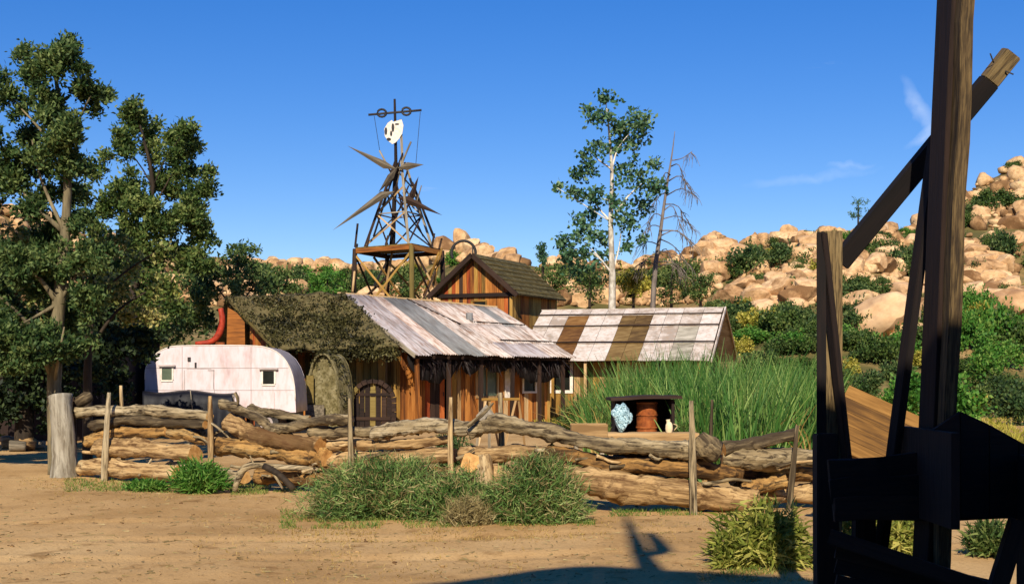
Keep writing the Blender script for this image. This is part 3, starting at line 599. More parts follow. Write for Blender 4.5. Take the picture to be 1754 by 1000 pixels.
# slim cottonwood with pale trunk
YF = 62.
F_ = [(1044, 169, 12), (1034, 165, 6), (1021, 200, 17), (1008, 192, 8), (1081, 208, 25), (1100, 215, 14), (1085, 240, 28), (1060, 222, 14), (1015, 257, 24), (1000, 262, 12), (1056, 247, 20), (1003, 290, 24), (985, 300, 10), (1101, 290, 25), (1120, 282, 12), (1114, 322, 24), (1128, 318, 10), (1073, 305, 24), (1056, 343, 24), (1018, 331, 18), (978, 327, 9), (952, 321, 7), (990, 335, 8), (1064, 376, 24), (1085, 380, 12), (1011, 372, 22), (985, 380, 10), (1005, 402, 26), (1025, 405, 16), (1000, 433, 28), (962, 417, 18), (970, 440, 22), (1101, 409, 8), (1095, 350, 18), (1075, 420, 8), (990, 455, 24), (1030, 440, 12), (1040, 200, 10)]
baseF = P(1050, 704, YF); baseF.z = -.05
f1 = P(1049, 470, YF); f2 = P(1046, 380, YF); f3 = P(1048, 290, YF); f4 = P(1040, 190, YF)
tree('cottonwood_tree', 'slim cottonwood with pale trunk and airy crown behind the patchwork shed', baseF,
     [(baseF, .2), (P(1048, 540, YF), .17), (f1, .15), (f2, .12), (f3, .08), (f4, .03)],
     [limb_to(f1, 1000, 415, YF, .06), limb_to(f2, 1010, 330, YF, .06), limb_to(f2, 1105, 310, YF, .06), limb_to(P(1048, 350, YF), 1030, 340, YF-.5, .05), limb_to(f3, 1082, 225, YF, .05), limb_to(f3, 1010, 260, YF, .05), limb_to(f4, 1020, 195, YF, .03), limb_to(f4, 1042, 168, YF, .025), limb_to(f2, 955, 322, YF, .03), limb_to(f1, 1065, 375, YF, .05), limb_to(f1, 965, 425, YF, .05)],
     crownmesh(F_, YF, .8, 40, 6, .22, .085, .25, .55, baseF), 'leaf_cotton', 'bark_white')
# dead tree
YG = 66.
baseG = P(1112, 700, YG); baseG.z = -.05
tk = [(baseG, .17), (P(1120, 490, YG), .12), (P(1131, 400, YG), .09), (P(1142, 320, YG), .06), (P(1151, 265, YG), .035), (P(1156, 225, YG), .012)]
lm = []
def droop(px, py, dx, rise, fall, r=.035):
    a = P(px, py, YG); y2 = YG+rnd.uniform(-1.2, 1.2); b = P(px+dx*.5, py-rise, y2); c = P(px+dx, py-rise+fall, y2); lm.append([(a, r), (b, r*.6), (c, .012)])
    for _ in range(13):
        s = rnd.uniform(.1, 1); q = b.lerp(c, s); e = q+Vector((rnd.uniform(-.2, .5)*np.sign(dx), rnd.uniform(-.3, .3), rnd.uniform(-.9, -.2))); lm.append([(q, .014), ((q+e)/2+Vector((.05, 0, .05)), .011), (e, .007)])
for a in [(1152, 275, 34, 4, -12), (1150, 285, 26, 2, 34), (1142, 335, 52, 12, 14), (1140, 350, 44, -4, 36), (1136, 375, 56, 4, 26), (1134, 395, 58, -2, 24), (1132, 410, 40, -10, 22), (1140, 330, -22, -6, 14), (1134, 390, -34, 4, 16), (1130, 420, -40, 6, 10), (1128, 430, 56, -6, 20), (1126, 440, -34, -2, 20), (1148, 300, -16, 4, 14), (1124, 450, 48, 2, 16), (1146, 310, 40, 8, 30), (1138, 360, 30, 6, 40), (1130, 405, 60, 10, 30), (1122, 460, 50, 8, 20), (1126, 440, 30, 14, 30), (1124, 455, -40, 8, 14), (1136, 372, -28, 6, 16)]: droop(*a)
tree('dead_tree', 'bare dead tree with drooping grey twigs right of the slim cottonwood', baseG, tk, lm, None, None, 'bark_dead')
# small trees on the skyline and trees behind the shed
def small_tree(px, py, w, h, Y, mk, label, name='tree'):
    k = Y/F; p = P(px, py, Y); b = thing(name, label, 'tree', p)
    tube('trunk', [p-Vector((0, 0, .4)), p+Vector((0, 0, h*k*.5)), p+Vector((.05, 0, h*k*.9))], [.1, .08, .03], 'bark_dark', b, 6, local=False)
    cl = [(px+rnd.uniform(-.6, .6)*w, py-h*(.35+.6*rnd.random()), w*rnd.uniform(.35, .55)) for _ in range(8)]
    link('crown', crownmesh(cl, Y, .6, 60*(30/w)**2*.5, 7, .16, .05, .5, .5, p), b, Matrix.Translation(p), mk); return b
h = hit(1470, 402) or hit(1470, 412); small_tree(1470, 385, 22, 44, h.y, 'leaf_cotton', 'round lone tree on the right ridge skyline left of the diagonal beam')
small_tree(930, 470, 12, 56, 78, 'leaf_cotton', 'small pointed tree on the skyline left of the slim cottonwood')
for px, py, w, h, Y, mk, lb in [(1010, 530, 60, 70, 74, 'leaf_mid', 'green bushy tree at the foot of the slim cottonwood on its left'), (950, 535, 44, 66, 76, 'leaf_mid', 'green bushy tree behind the roof of the gabled house'), (1085, 530, 36, 60, 72, 'leaf_yellow', 'yellow-green bush between the pale cottonwood trunk and the dead tree'),
                               (1150, 525, 52, 66, 73, 'leaf_mid', 'grey-green bush at the foot of the dead tree'), (1200, 520, 36, 46, 78, 'leaf_mid', 'green bush above the right end of the patchwork roof'), (690, 530, 40, 60, 72, 'leaf_mid', 'green bush showing between the legs of the spiked tower'), (560, 535, 44, 70, 70, 'leaf_bright', 'green tree left of the spiked tower above the mossy roof'), (490, 530, 40, 66, 68, 'leaf_mid', 'green tree behind the mossy roof beside the dark evergreen')]:
    small_tree(px, py, w, h, Y, mk, lb, 'bushy_tree')

# ------------------------------------------------------------------ buildings
def vec2(a): return Vector((math.cos(a), math.sin(a), 0))
# --- porch house: ridge along u, front faces v
th = R(40); u = vec2(th); v = Vector((math.sin(th), -math.cos(th), 0))
R1 = Vector((-5.78, 46, 0)); LEN = 6.6
hz_ = thing('porch_house', 'board cabin with a sheet-metal patchwork roof sloping over a shaded front porch', 'cabin', R1+u*LEN/2)
def rz(s, q=0): return 4.47-.27*q/LEN-(.487-.06*q/LEN)*s      # roof height at s downhill, q along ridge
def hp(q, s, z): return R1+u*q+v*s+Vector((0, 0, z))
WF = 3.15
# gable wall (left), front wall, far walls
boards(hz_, R1-v*2.9, R1+v*WF, lambda s: rz(abs(s-2.9))-.12, .2, ['wood_yellow', 'wood_yellow', 'wood_orange'], -u, openings=[(4.55, 5.45, 1.0, 2.15)])
boards(hz_, R1+v*WF, R1+v*WF+u*LEN, lambda s: rz(WF, s)-.12, .19, ['wood_orange', 'wood_orange', 'wood_orange', 'wood_yellow', 'wood_tan'], v, openings=[(1.15, 2.0, 0.02, 2.05), (3.3, 4.25, .95, 2.0), (5.4, 6.0, 1.1, 2.0)])
boards(hz_, R1+u*LEN-v*2.9, R1+u*LEN+v*WF, lambda s: rz(abs(s-2.9), LEN)-.12, .3, ['wood_orange', 'wood_yellow'], u)
boards(hz_, R1-v*2.9, R1-v*2.9+u*LEN, lambda s: rz(2.9, s)-.12, .4, ['wood_orange'], -v)
# inner lining, seen dark through the openings
prism('inner_room', [hp(.12, -2.7, .02), hp(LEN-.12, -2.7, .02), hp(LEN-.12, WF-.5, .02), hp(.12, WF-.5, .02)], (0, 0, 2.4), 'wood_dark', hz_)
def window_set(parent, A, d, nrm, s0, s1, z0, z1, fm='wood_tan', gm='glass_dark', bars=1, fw=.07):
    """frame of four boards, pane and glazing bars in an opening along direction d from A"""
    A = Vector((A[0], A[1], 0)); nv = Vector(nrm); w = thing_part('window', parent, A+d*(s0+s1)/2+Vector((0, 0, (z0+z1)/2)))
    o = nv*.012
    quad = [A+d*s0+Vector((0, 0, z0)), A+d*s1+Vector((0, 0, z0)), A+d*s1+Vector((0, 0, z1)), A+d*s0+Vector((0, 0, z1))]
    prism('pane', [q-nv*.03 for q in quad], -nv*.01, gm, w)
    for (a, b) in ((0, 1), (3, 2)): beam('frame', quad[a]+o-d*fw*.5, quad[b]+o+d*fw*.5, fw, .05, fm, w, nv)
    for (a, b) in ((0, 3), (1, 2)): beam('frame', quad[a]+o+Vector((0, 0, fw*.51)), quad[b]+o-Vector((0, 0, fw*.51)), fw, .048, fm, w, nv)
    for i in range(bars):
        s = (i+1)/(bars+1); a = quad[0].lerp(quad[1], s); b = quad[3].lerp(quad[2], s); beam('glazing_bar', a-nv*.01, b-nv*.01, .035, .03, fm, w, nv)
    return w
def thing_part(name, parent, loc):
    return link(name, None, parent, Matrix.Translation(Vector(loc)))
window_set(hz_, R1-v*2.9, v, -u, 4.55, 5.45, 1.0, 2.15, 'wood_tan', 'glass_dark', 3)
window_set(hz_, R1+v*WF, u, v, 3.3, 4.25, .95, 2.0, 'wood_tan', 'glass_green', 1)
window_set(hz_, R1+v*WF, u, v, 5.4, 6.0, 1.1, 2.0, 'paint_white', 'glass_dark', 0)
dr = thing_part('door', hz_, hp(1.58, WF, 0))
boards(dr, hp(1.17, WF-.05, 0), hp(1.98, WF-.05, 0), lambda s: 2.03, .2, ['wood_red', 'wood_dark'], v, z0=.03, name='door_board')
beam('door_handle', hp(1.9, WF, 1.0), hp(1.9, WF, 1.14), .02, .03, 'iron', dr, v)
panel = prism('pale_panel', [hp(4.55, WF+.03, .9), hp(4.95, WF+.03, .9), hp(4.95, WF+.03, 1.95), hp(4.55, WF+.03, 1.95)], v*.02, 'paint_white', hz_)
# corner trim
for q in (0.02, LEN-.02): beam('corner_board', hp(q, WF+.03, 0), hp(q, WF+.03, rz(WF, q)-.16), .11, .05, 'wood_yellow', hz_, v)
beam('corner_board', hp(-.035, WF-.06, 0), hp(-.035, WF-.06, rz(WF)-.16), .11, .05, 'wood_yellow', hz_, -u)
beam('diagonal_board', hp(-.05, 2.3, .85), hp(-.05, 3.1, .45), .09, .03, 'wood_dark', hz_, -u)
# porch: posts, beam, rafters, roof sheets
SE = 4.32
for q in (.15, 1.4, 2.75, 4.1, 5.35, 6.45):
    beam('porch_post', hp(q, SE-.22, 0), hp(q+rnd.uniform(-.05, .05), SE-.22, rz(SE-.22, q)-.25), .11, .1, rnd.choice(['wood_orange', 'wood_dark', 'wood_yellow']), hz_, v, .008)
beam('porch_beam', hp(-.05, SE-.22, rz(SE-.22, 0)-.18), hp(LEN+.05, SE-.22, rz(SE-.22, LEN)-.18), .12, .13, 'wood_dark', hz_)
for i in range(12):
    q = .05+i*(LEN-.1)/11; beam('rafter', hp(q, 0, rz(0, q)-.09), hp(q, SE+.02, rz(SE+.02, q)-.09), .05, .09, 'wood_dark', hz_)
quadplate('roof_deck', hp(-.12, -.02, rz(0, 0)-.02), hp(LEN+.12, -.02, rz(0, LEN)-.02), hp(LEN+.12, SE-.1, rz(SE-.1, LEN)-.02), hp(-.12, SE-.1, rz(SE-.1, 0)-.02), .02, 'wood_dark', hz_)
quadplate('rear_roof', hp(-.15, 0, rz(0, 0)+.0), hp(LEN+.15, 0, rz(0, LEN)+.0), hp(LEN+.15, -3.2, rz(3.2, LEN)), hp(-.15, -3.2, rz(3.2, 0)), .03, 'tin_grey', hz_)
SM = ['tin_lav', 'tin_lav', 'tin_pink', 'tin_grey', 'tin_grey', 'tin_white', 'tin_pink', 'tin_white', 'tin_pink', 'tin_white', 'tin_grey', 'tin_white']
ns = 12; sw = (LEN+.3)/ns
for i in range(ns):
    q = -.15+i*sw; rows = [(0, SE)] if i < 6 else [(0, 1.75), (1.7, 3.3), (3.25, SE+.02)]
    for r_, (s0, s1) in enumerate(rows):
        a = hp(q, s0-.04, rz(s0-.04, q)+.035-.012*r_+(.012 if i % 2 else 0)); b = hp(q, s1+.08, rz(s1+.08, q)+.03-.012*r_+(.012 if i % 2 else 0))
        mm = SM[i] if r_ == 0 else rnd.choice(['tin_white', 'tin_pink', 'tin_white', 'tin_lav'])
        corrugated('roof_sheet', a, b-a, u, (b-a).length, sw*1.04, mm, hz_, 6, .022)
for (q0, s0, q1, s1) in ((4.2, 1.7, 6.7, 1.72), (4.3, 3.22, 6.7, 3.2), (2.6, 0.0, 3.5, 2.0)):
    beam('batten', hp(q0, s0, rz(s0, q0)+.075), hp(q1, s1, rz(s1, q1)+.075), .06, .04, 'wood_dark', hz_, (0, 0, 1), .006, segs=3)
beam('verge_board', hp(-.2, -.05, rz(0)+.0), hp(-.2, SE+.1, rz(SE+.1)+.0), .035, .13, 'wood_grey', hz_)
beam('ridge_pole', hp(-.25, 0, rz(0, 0)+.07), hp(LEN+.2, 0, rz(0, LEN)+.07), .1, .05, 'wood_tan', hz_, segs=4, jit=.012)
tube('roof_vent', [hp(4.3, 1.5, rz(1.5, 4.3)), hp(4.3, 1.5, rz(1.5, 4.3)+.3)], [.13, .12], 'tin_grey', hz_, 12)
# brush and cloth hanging under the eave, porch shade put into their dark colour
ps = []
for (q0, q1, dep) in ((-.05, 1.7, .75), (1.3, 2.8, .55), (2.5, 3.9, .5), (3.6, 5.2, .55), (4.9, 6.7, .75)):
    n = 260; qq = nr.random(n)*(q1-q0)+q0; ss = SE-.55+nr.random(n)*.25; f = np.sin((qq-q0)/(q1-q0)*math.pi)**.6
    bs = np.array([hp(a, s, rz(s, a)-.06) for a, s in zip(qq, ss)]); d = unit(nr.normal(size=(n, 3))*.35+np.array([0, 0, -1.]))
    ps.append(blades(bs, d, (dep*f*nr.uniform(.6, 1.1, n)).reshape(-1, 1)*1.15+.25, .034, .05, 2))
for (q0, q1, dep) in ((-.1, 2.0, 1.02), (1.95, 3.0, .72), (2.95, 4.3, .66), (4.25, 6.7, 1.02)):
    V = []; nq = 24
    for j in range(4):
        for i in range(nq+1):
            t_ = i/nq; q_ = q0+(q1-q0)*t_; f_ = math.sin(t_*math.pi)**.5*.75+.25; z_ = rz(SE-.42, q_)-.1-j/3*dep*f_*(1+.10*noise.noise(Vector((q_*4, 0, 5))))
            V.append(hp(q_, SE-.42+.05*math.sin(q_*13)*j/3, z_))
    o_ = link('shade_valance', pymesh('shade_valance', V, [(j*(nq+1)+i, j*(nq+1)+i+1, (j+1)*(nq+1)+i+1, (j+1)*(nq+1)+i) for j in range(3) for i in range(nq)], True), hz_, None, 'wood_shade'); md = o_.modifiers.new('thickness', 'SOLIDIFY'); md.thickness = .015  # near-black sheet standing for the shade below the eave
link('hanging_brush', npmesh('hanging_brush', *join(ps)), hz_, None, 'brush_shade')['kind'] = 'stuff'

# --- mossy roofed barn behind the caravan
mb = thing('mossy_barn', 'old low barn with a thick mossy vine-grown roof behind the caravan', 'barn', (-7.2, 44.5, 0))
ra, rb_, ec, ea = Vector((-10.1, 47, 4.36)), Vector((-5.72, 45.75, 4.42)), Vector((-3.6, 42.25, 2.5)), Vector((-7.55, 42.7, 2.5))
N1, N2 = 26, 18; V = []
for j in range(N2+1):
    for i in range(N1+1):
        s, t = i/N1, j/N2; p = ra.lerp(rb_, s).lerp(ea.lerp(ec, s), t)
        b = .10*noise.noise(Vector((s*7, t*5, 1)))+.06*noise.noise(Vector((s*18, t*13, 4)))-.12*math.sin(s*3.1)*math.sin(t*3.1)-(.14*abs(noise.noise(Vector((s*9, 0, 7)))) if j == N2 else 0)
        V.append(p+Vector((0, 0, b)))
Fq = [(j*(N1+1)+i, j*(N1+1)+i+1, (j+1)*(N1+1)+i+1, (j+1)*(N1+1)+i) for j in range(N2) for i in range(N1)]
rf = link('roof', pymesh('roof', V, Fq, True), mb, None, 'moss'); md = rf.modifiers.new('thickness', 'SOLIDIFY'); md.thickness = .14
ps = []
for k in range(1500):
    i = rnd.random(); j = rnd.random()**.8; dens = noise.noise(Vector((i*4, j*4, 9)))
    if dens < -.05 and rnd.random() < .6: continue
    p = ra.lerp(rb_, i).lerp(ea.lerp(ec, i), j); ps.append(tufts(np.array(p)+np.array([0, 0, .04]), (.16, .16, .07), 3, 5, .11, .035, .6))
for k in range(160):
    i = .35+.65*rnd.random(); p = ea.lerp(ec, i); ps.append(tufts(np.array(p)-np.array([0, 0, .12*rnd.random()]), (.16, .14, .16), 3, 5, .12, .03, -.6))
link('vine_cover', npmesh('vine_cover', *join(ps)), rf, None, 'vine')['kind'] = 'stuff'
tube('verge_pole', [ra+Vector((.05, -.1, .05)), ea+Vector((-.05, -.1, .05))], .055, 'wood_olive', mb, 8, .1)
quadplate('rear_roof', ra, rb_, rb_+Vector((-1.2, 3, -1.7)), ra+Vector((-1.2, 3, -1.7)), .1, 'moss', mb)
boards(mb, (-8.9, 45.3), (-7.3, 43.0), lambda s: 3.6-s*.4, .22, ['wood_orange', 'wood_red'], (-.8, -.6))
boards(mb, (-10.4, 48.6), (-9.6, 46.4), lambda s: 3.2+s*.3, .22, ['wood_dark'], (-.8, -.6))
boards(mb, (-7.3, 44.0), (-4.15, 43.75), lambda s: 2.45, .24, ['wood_yellow', 'wood_orange', 'wood_olive'], (0.1, -1))
boards(mb, (-10.2, 48.6), (-5.0, 48.2), lambda s: 2.6, .35, ['wood_dark'], (0, 1))
gq = [P(384, 640, 44.2), P(422, 640, 44.2), P(419, 552, 44.2), P(406, 536, 44.2), P(390, 526, 44.2)]; gq[0].z = gq[1].z = 0
gab = prism('gable_panel', gq, (0, .05, 0), 'wood_orange', mb)
gab['label'] = 'bare orange board under the gable'
# red curved pipe over the caravan
rp_ = thing('stove_pipe', 'red-painted curved metal flue rising over the caravan roof', 'pipe', P(350, 590, 41.5))
tube('pipe', [P(335, 588, 41.5), P(352, 587, 41.5), P(366, 583, 41.5), P(376, 570, 41.5), P(381, 550, 41.5), P(378, 528, 41.5)], [.06, .08, .1, .11, .1, .08], 'red_paint', rp_, 12)
tube('flange', [P(370, 590, 41.5), P(385, 591, 41.5)], [.09, .09], 'rust', rp_, 10)
tube('support_leg', [P(372, 588, 41.5), P(372, 770, 41.5)+Vector((0, 0, .55))], [.04, .04], 'iron', rp_, 8)

# --- hooped canvas wagon cover beside the caravan
wg = thing('hooped_shelter', 'arched moss-stained canvas shelter between the caravan and the mossy barn', 'shelter', P(560, 745, 41))
ax = vec2(R(62)); sd = Vector((ax.y, -ax.x, 0)); org = P(552, 742, 40.9); org.z = 0
def arch(n, w, h):
    return [(-w/2*math.cos(math.pi*i/n), h*(1-(1-math.sin(math.pi*i/n))**1.0)*1.0 if False else h*math.sin(math.pi*i/n)**.55) for i in range(n+1)]
A1 = arch(22, 1.2, 2.35); V = []
for j in range(9):
    for (a, z) in A1: p = org+sd*a*(1+.02*rnd.uniform(-1, 1))+ax*(j*.1)+Vector((0, 0, z+.03*math.sin(j*1.6))); V.append(p)
k = len(A1); Fq = [(j*k+i, j*k+i+1, (j+1)*k+i+1, (j+1)*k+i) for j in range(8) for i in range(k-1)]
cv = link('canvas_cover', pymesh('canvas_cover', V, Fq, True), wg, None, 'canvas_moss'); md = cv.modifiers.new('thickness', 'SOLIDIFY'); md.thickness = .03
V = [org+ax*.12+sd*a+Vector((0, 0, z)) for (a, z) in A1]
endp = prism('end_panel', V, ax*.02, 'canvas_moss', wg)
ps = [tufts(np.array(org+sd*a*.98+ax*(.05+rnd.random()*.5)+Vector((0, 0, z))), (.1, .1, .1), 3, 5, .09, .03, -.2) for (a, z) in A1*4 if rnd.random() < .6]
link('vine_cover', npmesh('vine_cover', *join(ps)), wg, None, 'vine')['kind'] = 'stuff'
pf = -ax
prism('wood_panel', [org+pf*.02+sd*-.56+Vector((0, 0, .85)), org+pf*.02+sd*-.3+Vector((0, 0, .85)), org+pf*.02+sd*-.3+Vector((0, 0, 1.7)), org+pf*.02+sd*-.56+Vector((0, 0, 1.7))], pf*.03, 'wood_olive', wg)
prism('base_panel', [org+pf*.03+sd*-.6+Vector((0, 0, .02)), org+pf*.03+sd*.1+Vector((0, 0, .02)), org+pf*.03+sd*.1+Vector((0, 0, .8)), org+pf*.03+sd*-.6+Vector((0, 0, .8))], pf*.03, 'wood_grey', wg)
for j in (0, 4, 8): tube('hoop', [org+sd*a*1.01+ax*j*.1+Vector((0, 0, z+.02)) for (a, z) in A1[::2]], .014, 'canvas_moss', wg, 6, sub=1)

# --- arched dark doorway with a stone rim
ar = thing('arched_doorway', 'dark arched plank doorway with a yellowish rim beside the cabin wall', 'doorway', P(638, 735, 41.6))
oc = P(638, 730, 41.6); oc.z = 0; k_ = 41.6/F
def ap(a, r, z0=0): return oc+Vector((math.cos(a)*r*33*k_, 0, z0+(math.sin(a)*r*34+46)*k_))
Na = 12
for i in range(Na):
    a0, a1 = math.pi*i/Na+.015, math.pi*(i+1)/Na-.015; yy = Vector((0, rnd.uniform(-.03, .03), 0))
    prism('rim_stone', [ap(a0, 1, .0)+yy, ap(a1, 1)+yy, ap(a1, 1.2+rnd.uniform(-.03, .05))+yy, ap(a0, 1.2+rnd.uniform(-.03, .05))+yy], (0, .25, 0), 'wood_olive' if i > 8 else 'wood_dark', ar)
for s in (-1, 1):
    for j in range(3):
        z0, z1 = j*.28+.01, (j+1)*.28-.01; x0, x1 = s*33*k_, s*40*k_
        prism('rim_stone', [oc+Vector((x0, 0, z0)), oc+Vector((x1, 0, z0)), oc+Vector((x1, 0, z1)), oc+Vector((x0, 0, z1))], (0, .25, 0), 'wood_dark', ar)
for i in range(7):
    x0, x1 = (-33+i*66/7+.5)*k_, (-33+(i+1)*66/7-.5)*k_; hh = lambda x: (46+34*math.sqrt(max(0, 1-(x/(33.2*k_))**2)))*k_
    prism('door_board', [oc+Vector((x0, .14, .0)), oc+Vector((x1, .14, .0)), oc+Vector((x1, .14, hh(x1))), oc+Vector((x0, .14, hh(x0)))], (0, .03, 0), ['wood_black', 'wood_dark', 'wood_black', 'wood_olive', 'wood_black', 'wood_dark', 'wood_black'][i], ar)
for s in (.35, 1.1): beam('door_rail', oc+Vector((-.55, .12, s)), oc+Vector((.55, .12, s)), .1, .03, 'wood_dark', ar, (0, -1, 0))

# --- gabled house behind
g_th = R(66); gu = vec2(g_th); gv = Vector((math.sin(g_th), -math.cos(g_th), 0)); GA = Vector((-1.49, 55, 0)); GL = 4.9
gh = thing('gabled_house', 'tall gabled board house with a mossy roof behind the porch cabin', 'house', GA)
def gp(q, s, z): return GA+gu*q+gv*s+Vector((0, 0, z))
gzr = lambda s: 6.64-.84*abs(s)
boards(gh, GA-gv*1.62, GA+gv*1.62, lambda s: gzr(s-1.62)-.1, .17, ['wood_orange', 'wood_orange', 'wood_yellow', 'wood_orange', 'wood_red', 'wood_dark'], -gu, openings=[(1.45, 2.1, 3.85, 4.75)])
boards(gh, GA+gv*1.62, GA+gv*1.62+gu*GL, lambda s: gzr(1.62)-.1, .22, ['wood_yellow', 'wood_orange'], gv)
boards(gh, GA-gv*1.62, GA-gv*1.62+gu*GL, lambda s: gzr(1.62)-.1, .4, ['wood_orange'], -gv)
window_set(gh, GA-gv*1.62, gv, -gu, 1.45, 2.1, 3.85, 4.75, 'wood_yellow', 'glass_dark', 0)
beam('belt_beam', gp(-.06, -1.75, 4.98), gp(-.06, 1.75, 4.98), .16, .1, 'wood_black', gh, -gu)
for s in (-1, 1):
    quadplate('roof_slope', gp(-.35, 0, 6.68), gp(GL+.2, 0, 6.68), gp(GL+.2, s*2.0, gzr(2.0)+.04), gp(-.35, s*2.0, gzr(2.0)+.04), .08, 'moss', gh)
    beam('barge_board', gp(-.4, 0, 6.62), gp(-.4, s*2.03, gzr(2.03)-.02), .05, .2, 'wood_dark', gh)
    for j in range(1, 8):
        ss = j*.26; beam('roof_course', gp(-.33, s*ss, gzr(ss)+.06), gp(GL+.18, s*ss, gzr(ss)+.06), .05, .03, 'wood_olive', gh, segs=5, jit=.01)
beam('corner_post', gp(-.05, 1.62, 0), gp(-.05, 1.62, 5.1), .12, .08, 'wood_yellow', gh, -gu)
tube('roof_finial', [gp(-.3, 0, 6.6), gp(-.3, 0, 6.95)], .03, 'iron', gh, 6)
# hoop on the roof ridge
hp_ = thing('iron_hoop', 'dark iron hoop standing on the ridge of the gabled house', 'hoop', gp(.3, -.2, 6.5))
hc = P(794, 434, 55.4); tube('hoop', [hc+Vector((math.cos(a)*.5, 0, math.sin(a)*.5+.02)) for a in np.linspace(-.5, math.pi+.5, 14)], .06, 'iron', hp_, 8, sub=2)
tube('hoop_stay', [hc+Vector((.42, 0, -.2)), gp(.35, 0, 6.6)], .03, 'iron', hp_, 6)

# --- patchwork roofed shed
su = Vector((.954, -.3, 0)); sv = Vector((-.3, -.954, 0)); S1 = Vector((1.25, 55.25, 0)); SL = 7.5
sh = thing('patchwork_shed', 'long open shed with a patchwork roof of white and brown panels behind the reeds', 'shed', S1+su*SL/2)
def sp(q, s, z): return S1+su*q+sv*s+Vector((0, 0, z))
szr = lambda s: 4.34-.60*abs(s)
rows = [(-.03, .52), (.50, 1.32), (1.30, 2.45), (2.43, 3.55)]
cols = 11; cw = SL/cols
CM = ['tin_cream', 'tin_cream', 'tin_brown', 'tin_cream', 'tin_cream', 'tin_olive', 'tin_brown', 'tin_cream', 'tin_cream', 'tin_weather', 'tin_cream']
CM = ['tin_cream', 'tin_cream', 'tin_brown', 'tin_cream', 'tin_cream', 'tin_olive', 'tin_olive', 'tin_cream', 'tin_cream', 'tin_weather', 'tin_cream']
cb_ = [0, .62, 1.28, 2.14, 2.82, 3.52, 4.12, 4.78, 5.3, 5.95, 6.75, SL]
for j, (s0, s1) in enumerate(rows):
    for i in range(cols):
        q = cb_[i]; cw = cb_[i+1]-cb_[i]; a = sp(q+.003, s0, szr(s0)+.06-.012*j); b = sp(q+.003, s1, szr(s1)+.085-.012*j)
        mm = CM[i] if j else 'tin_cream'
        if j and mm == 'tin_weather' and j == 1: mm = 'tin_cream'
        o_ = quadplate('roof_panel', a, a+su*(cw-.014), b+su*(cw-.014)+Vector((0, 0, rnd.uniform(-.012, .012))), b, .02, mm, sh)
    if j: beam('batten', sp(-.03, s0, szr(s0)+.115), sp(SL+.03, s0, szr(s0)+.115), .07, .04, 'wood_dark', sh, segs=6, jit=.01)
quadplate('roof_deck', sp(0, 0, 4.36), sp(SL, 0, 4.36), sp(SL, 3.5, szr(3.5)), sp(0, 3.5, szr(3.5)), .03, 'wood_dark', sh)
quadplate('rear_roof', sp(-.03, 0, 4.40), sp(SL+.03, 0, 4.40), sp(SL+.03, -3.5, szr(3.5)+.05), sp(-.03, -3.5, szr(3.5)+.05), .03, 'tin_cream', sh)
for s in (-1, 1): beam('verge_board', sp(SL+.08, 0, 4.36), sp(SL+.08, s*3.55, szr(3.55)+.03), .05, .14, 'tin_cream' if s > 0 else 'wood_tan', sh)
boards(sh, S1+su*(SL-.6)-sv*3.0, S1+su*(SL-.6)+sv*3.0, lambda s: szr(s-3.0)-.1, .24, ['wood_orange', 'wood_yellow', 'wood_dark'], su)
boards(sh, S1+sv*2.6, S1+sv*2.6+su*(SL-.6), lambda s: szr(2.6)-.1, .26, ['wood_yellow', 'wood_olive', 'wood_dark', 'wood_tan'], sv, openings=[(1.1, 1.95, 1.05, 2.2)])
boards(sh, S1-sv*3.0, S1-sv*3.0+su*(SL-.6), lambda s: szr(3.0)-.1, .5, ['wood_dark'], -sv)
window_set(sh, S1+sv*2.6, su, sv, 1.1, 1.95, 1.05, 2.2, 'paint_white', 'glass_dark', 0, .12)
for q in (.1, 1.4, 2.7, 4.0, 5.5, 7.1): beam('post', sp(q, 3.35, 0), sp(q, 3.35, szr(3.35)-.03), .1, .1, rnd.choice(['wood_tan', 'wood_yellow']), sh, sv)
beam('eave_beam', sp(0, 3.35, szr(3.35)-.08), sp(SL, 3.35, szr(3.35)-.08), .1, .1, 'wood_dark', sh)

# --- near-black shed added to stand for the shade under the left trees
ds = thing('shade_shed', 'near-black plank shed added to stand for the deep shade under the left trees', 'shed', (-13.5, 37, 0))
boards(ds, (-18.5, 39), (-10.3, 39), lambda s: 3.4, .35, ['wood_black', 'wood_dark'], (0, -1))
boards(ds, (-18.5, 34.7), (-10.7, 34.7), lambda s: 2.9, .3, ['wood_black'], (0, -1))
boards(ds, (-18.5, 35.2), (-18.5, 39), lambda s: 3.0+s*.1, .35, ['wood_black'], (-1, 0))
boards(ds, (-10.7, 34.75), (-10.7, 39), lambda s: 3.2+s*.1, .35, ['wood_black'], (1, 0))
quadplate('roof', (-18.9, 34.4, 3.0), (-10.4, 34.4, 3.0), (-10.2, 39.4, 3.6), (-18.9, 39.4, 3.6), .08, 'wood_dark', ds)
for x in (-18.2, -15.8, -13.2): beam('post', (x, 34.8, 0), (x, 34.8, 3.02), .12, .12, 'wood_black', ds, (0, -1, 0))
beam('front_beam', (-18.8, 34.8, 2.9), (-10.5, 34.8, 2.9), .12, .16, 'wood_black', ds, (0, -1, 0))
for i, (px, py, r, mk) in enumerate([(28, 720, .16, 'wood_grey'), (45, 735, .2, 'wood_tan'), (62, 728, .14, 'wood_grey'), (14, 745, .18, 'wood_grey')]):
    p = P(px, 0, 30+i*.4); p.z = 0
    lb = ['pale split log end lying in the shade at far left', 'pale tan chunk of firewood in the shade left of the grey trunk', 'small grey firewood chunk nearest the grey trunk in the shade', 'grey firewood chunk at the left edge in the shade'][i]
    tag(tube('firewood', [p+Vector((-.16, 0, r*.8)), p+Vector((0, .05, r*.8)), p+Vector((.18, .1, r*.7))], [r*.8, r*.85, r*.7], mk, None, 10, .2, i), lb, 'firewood')
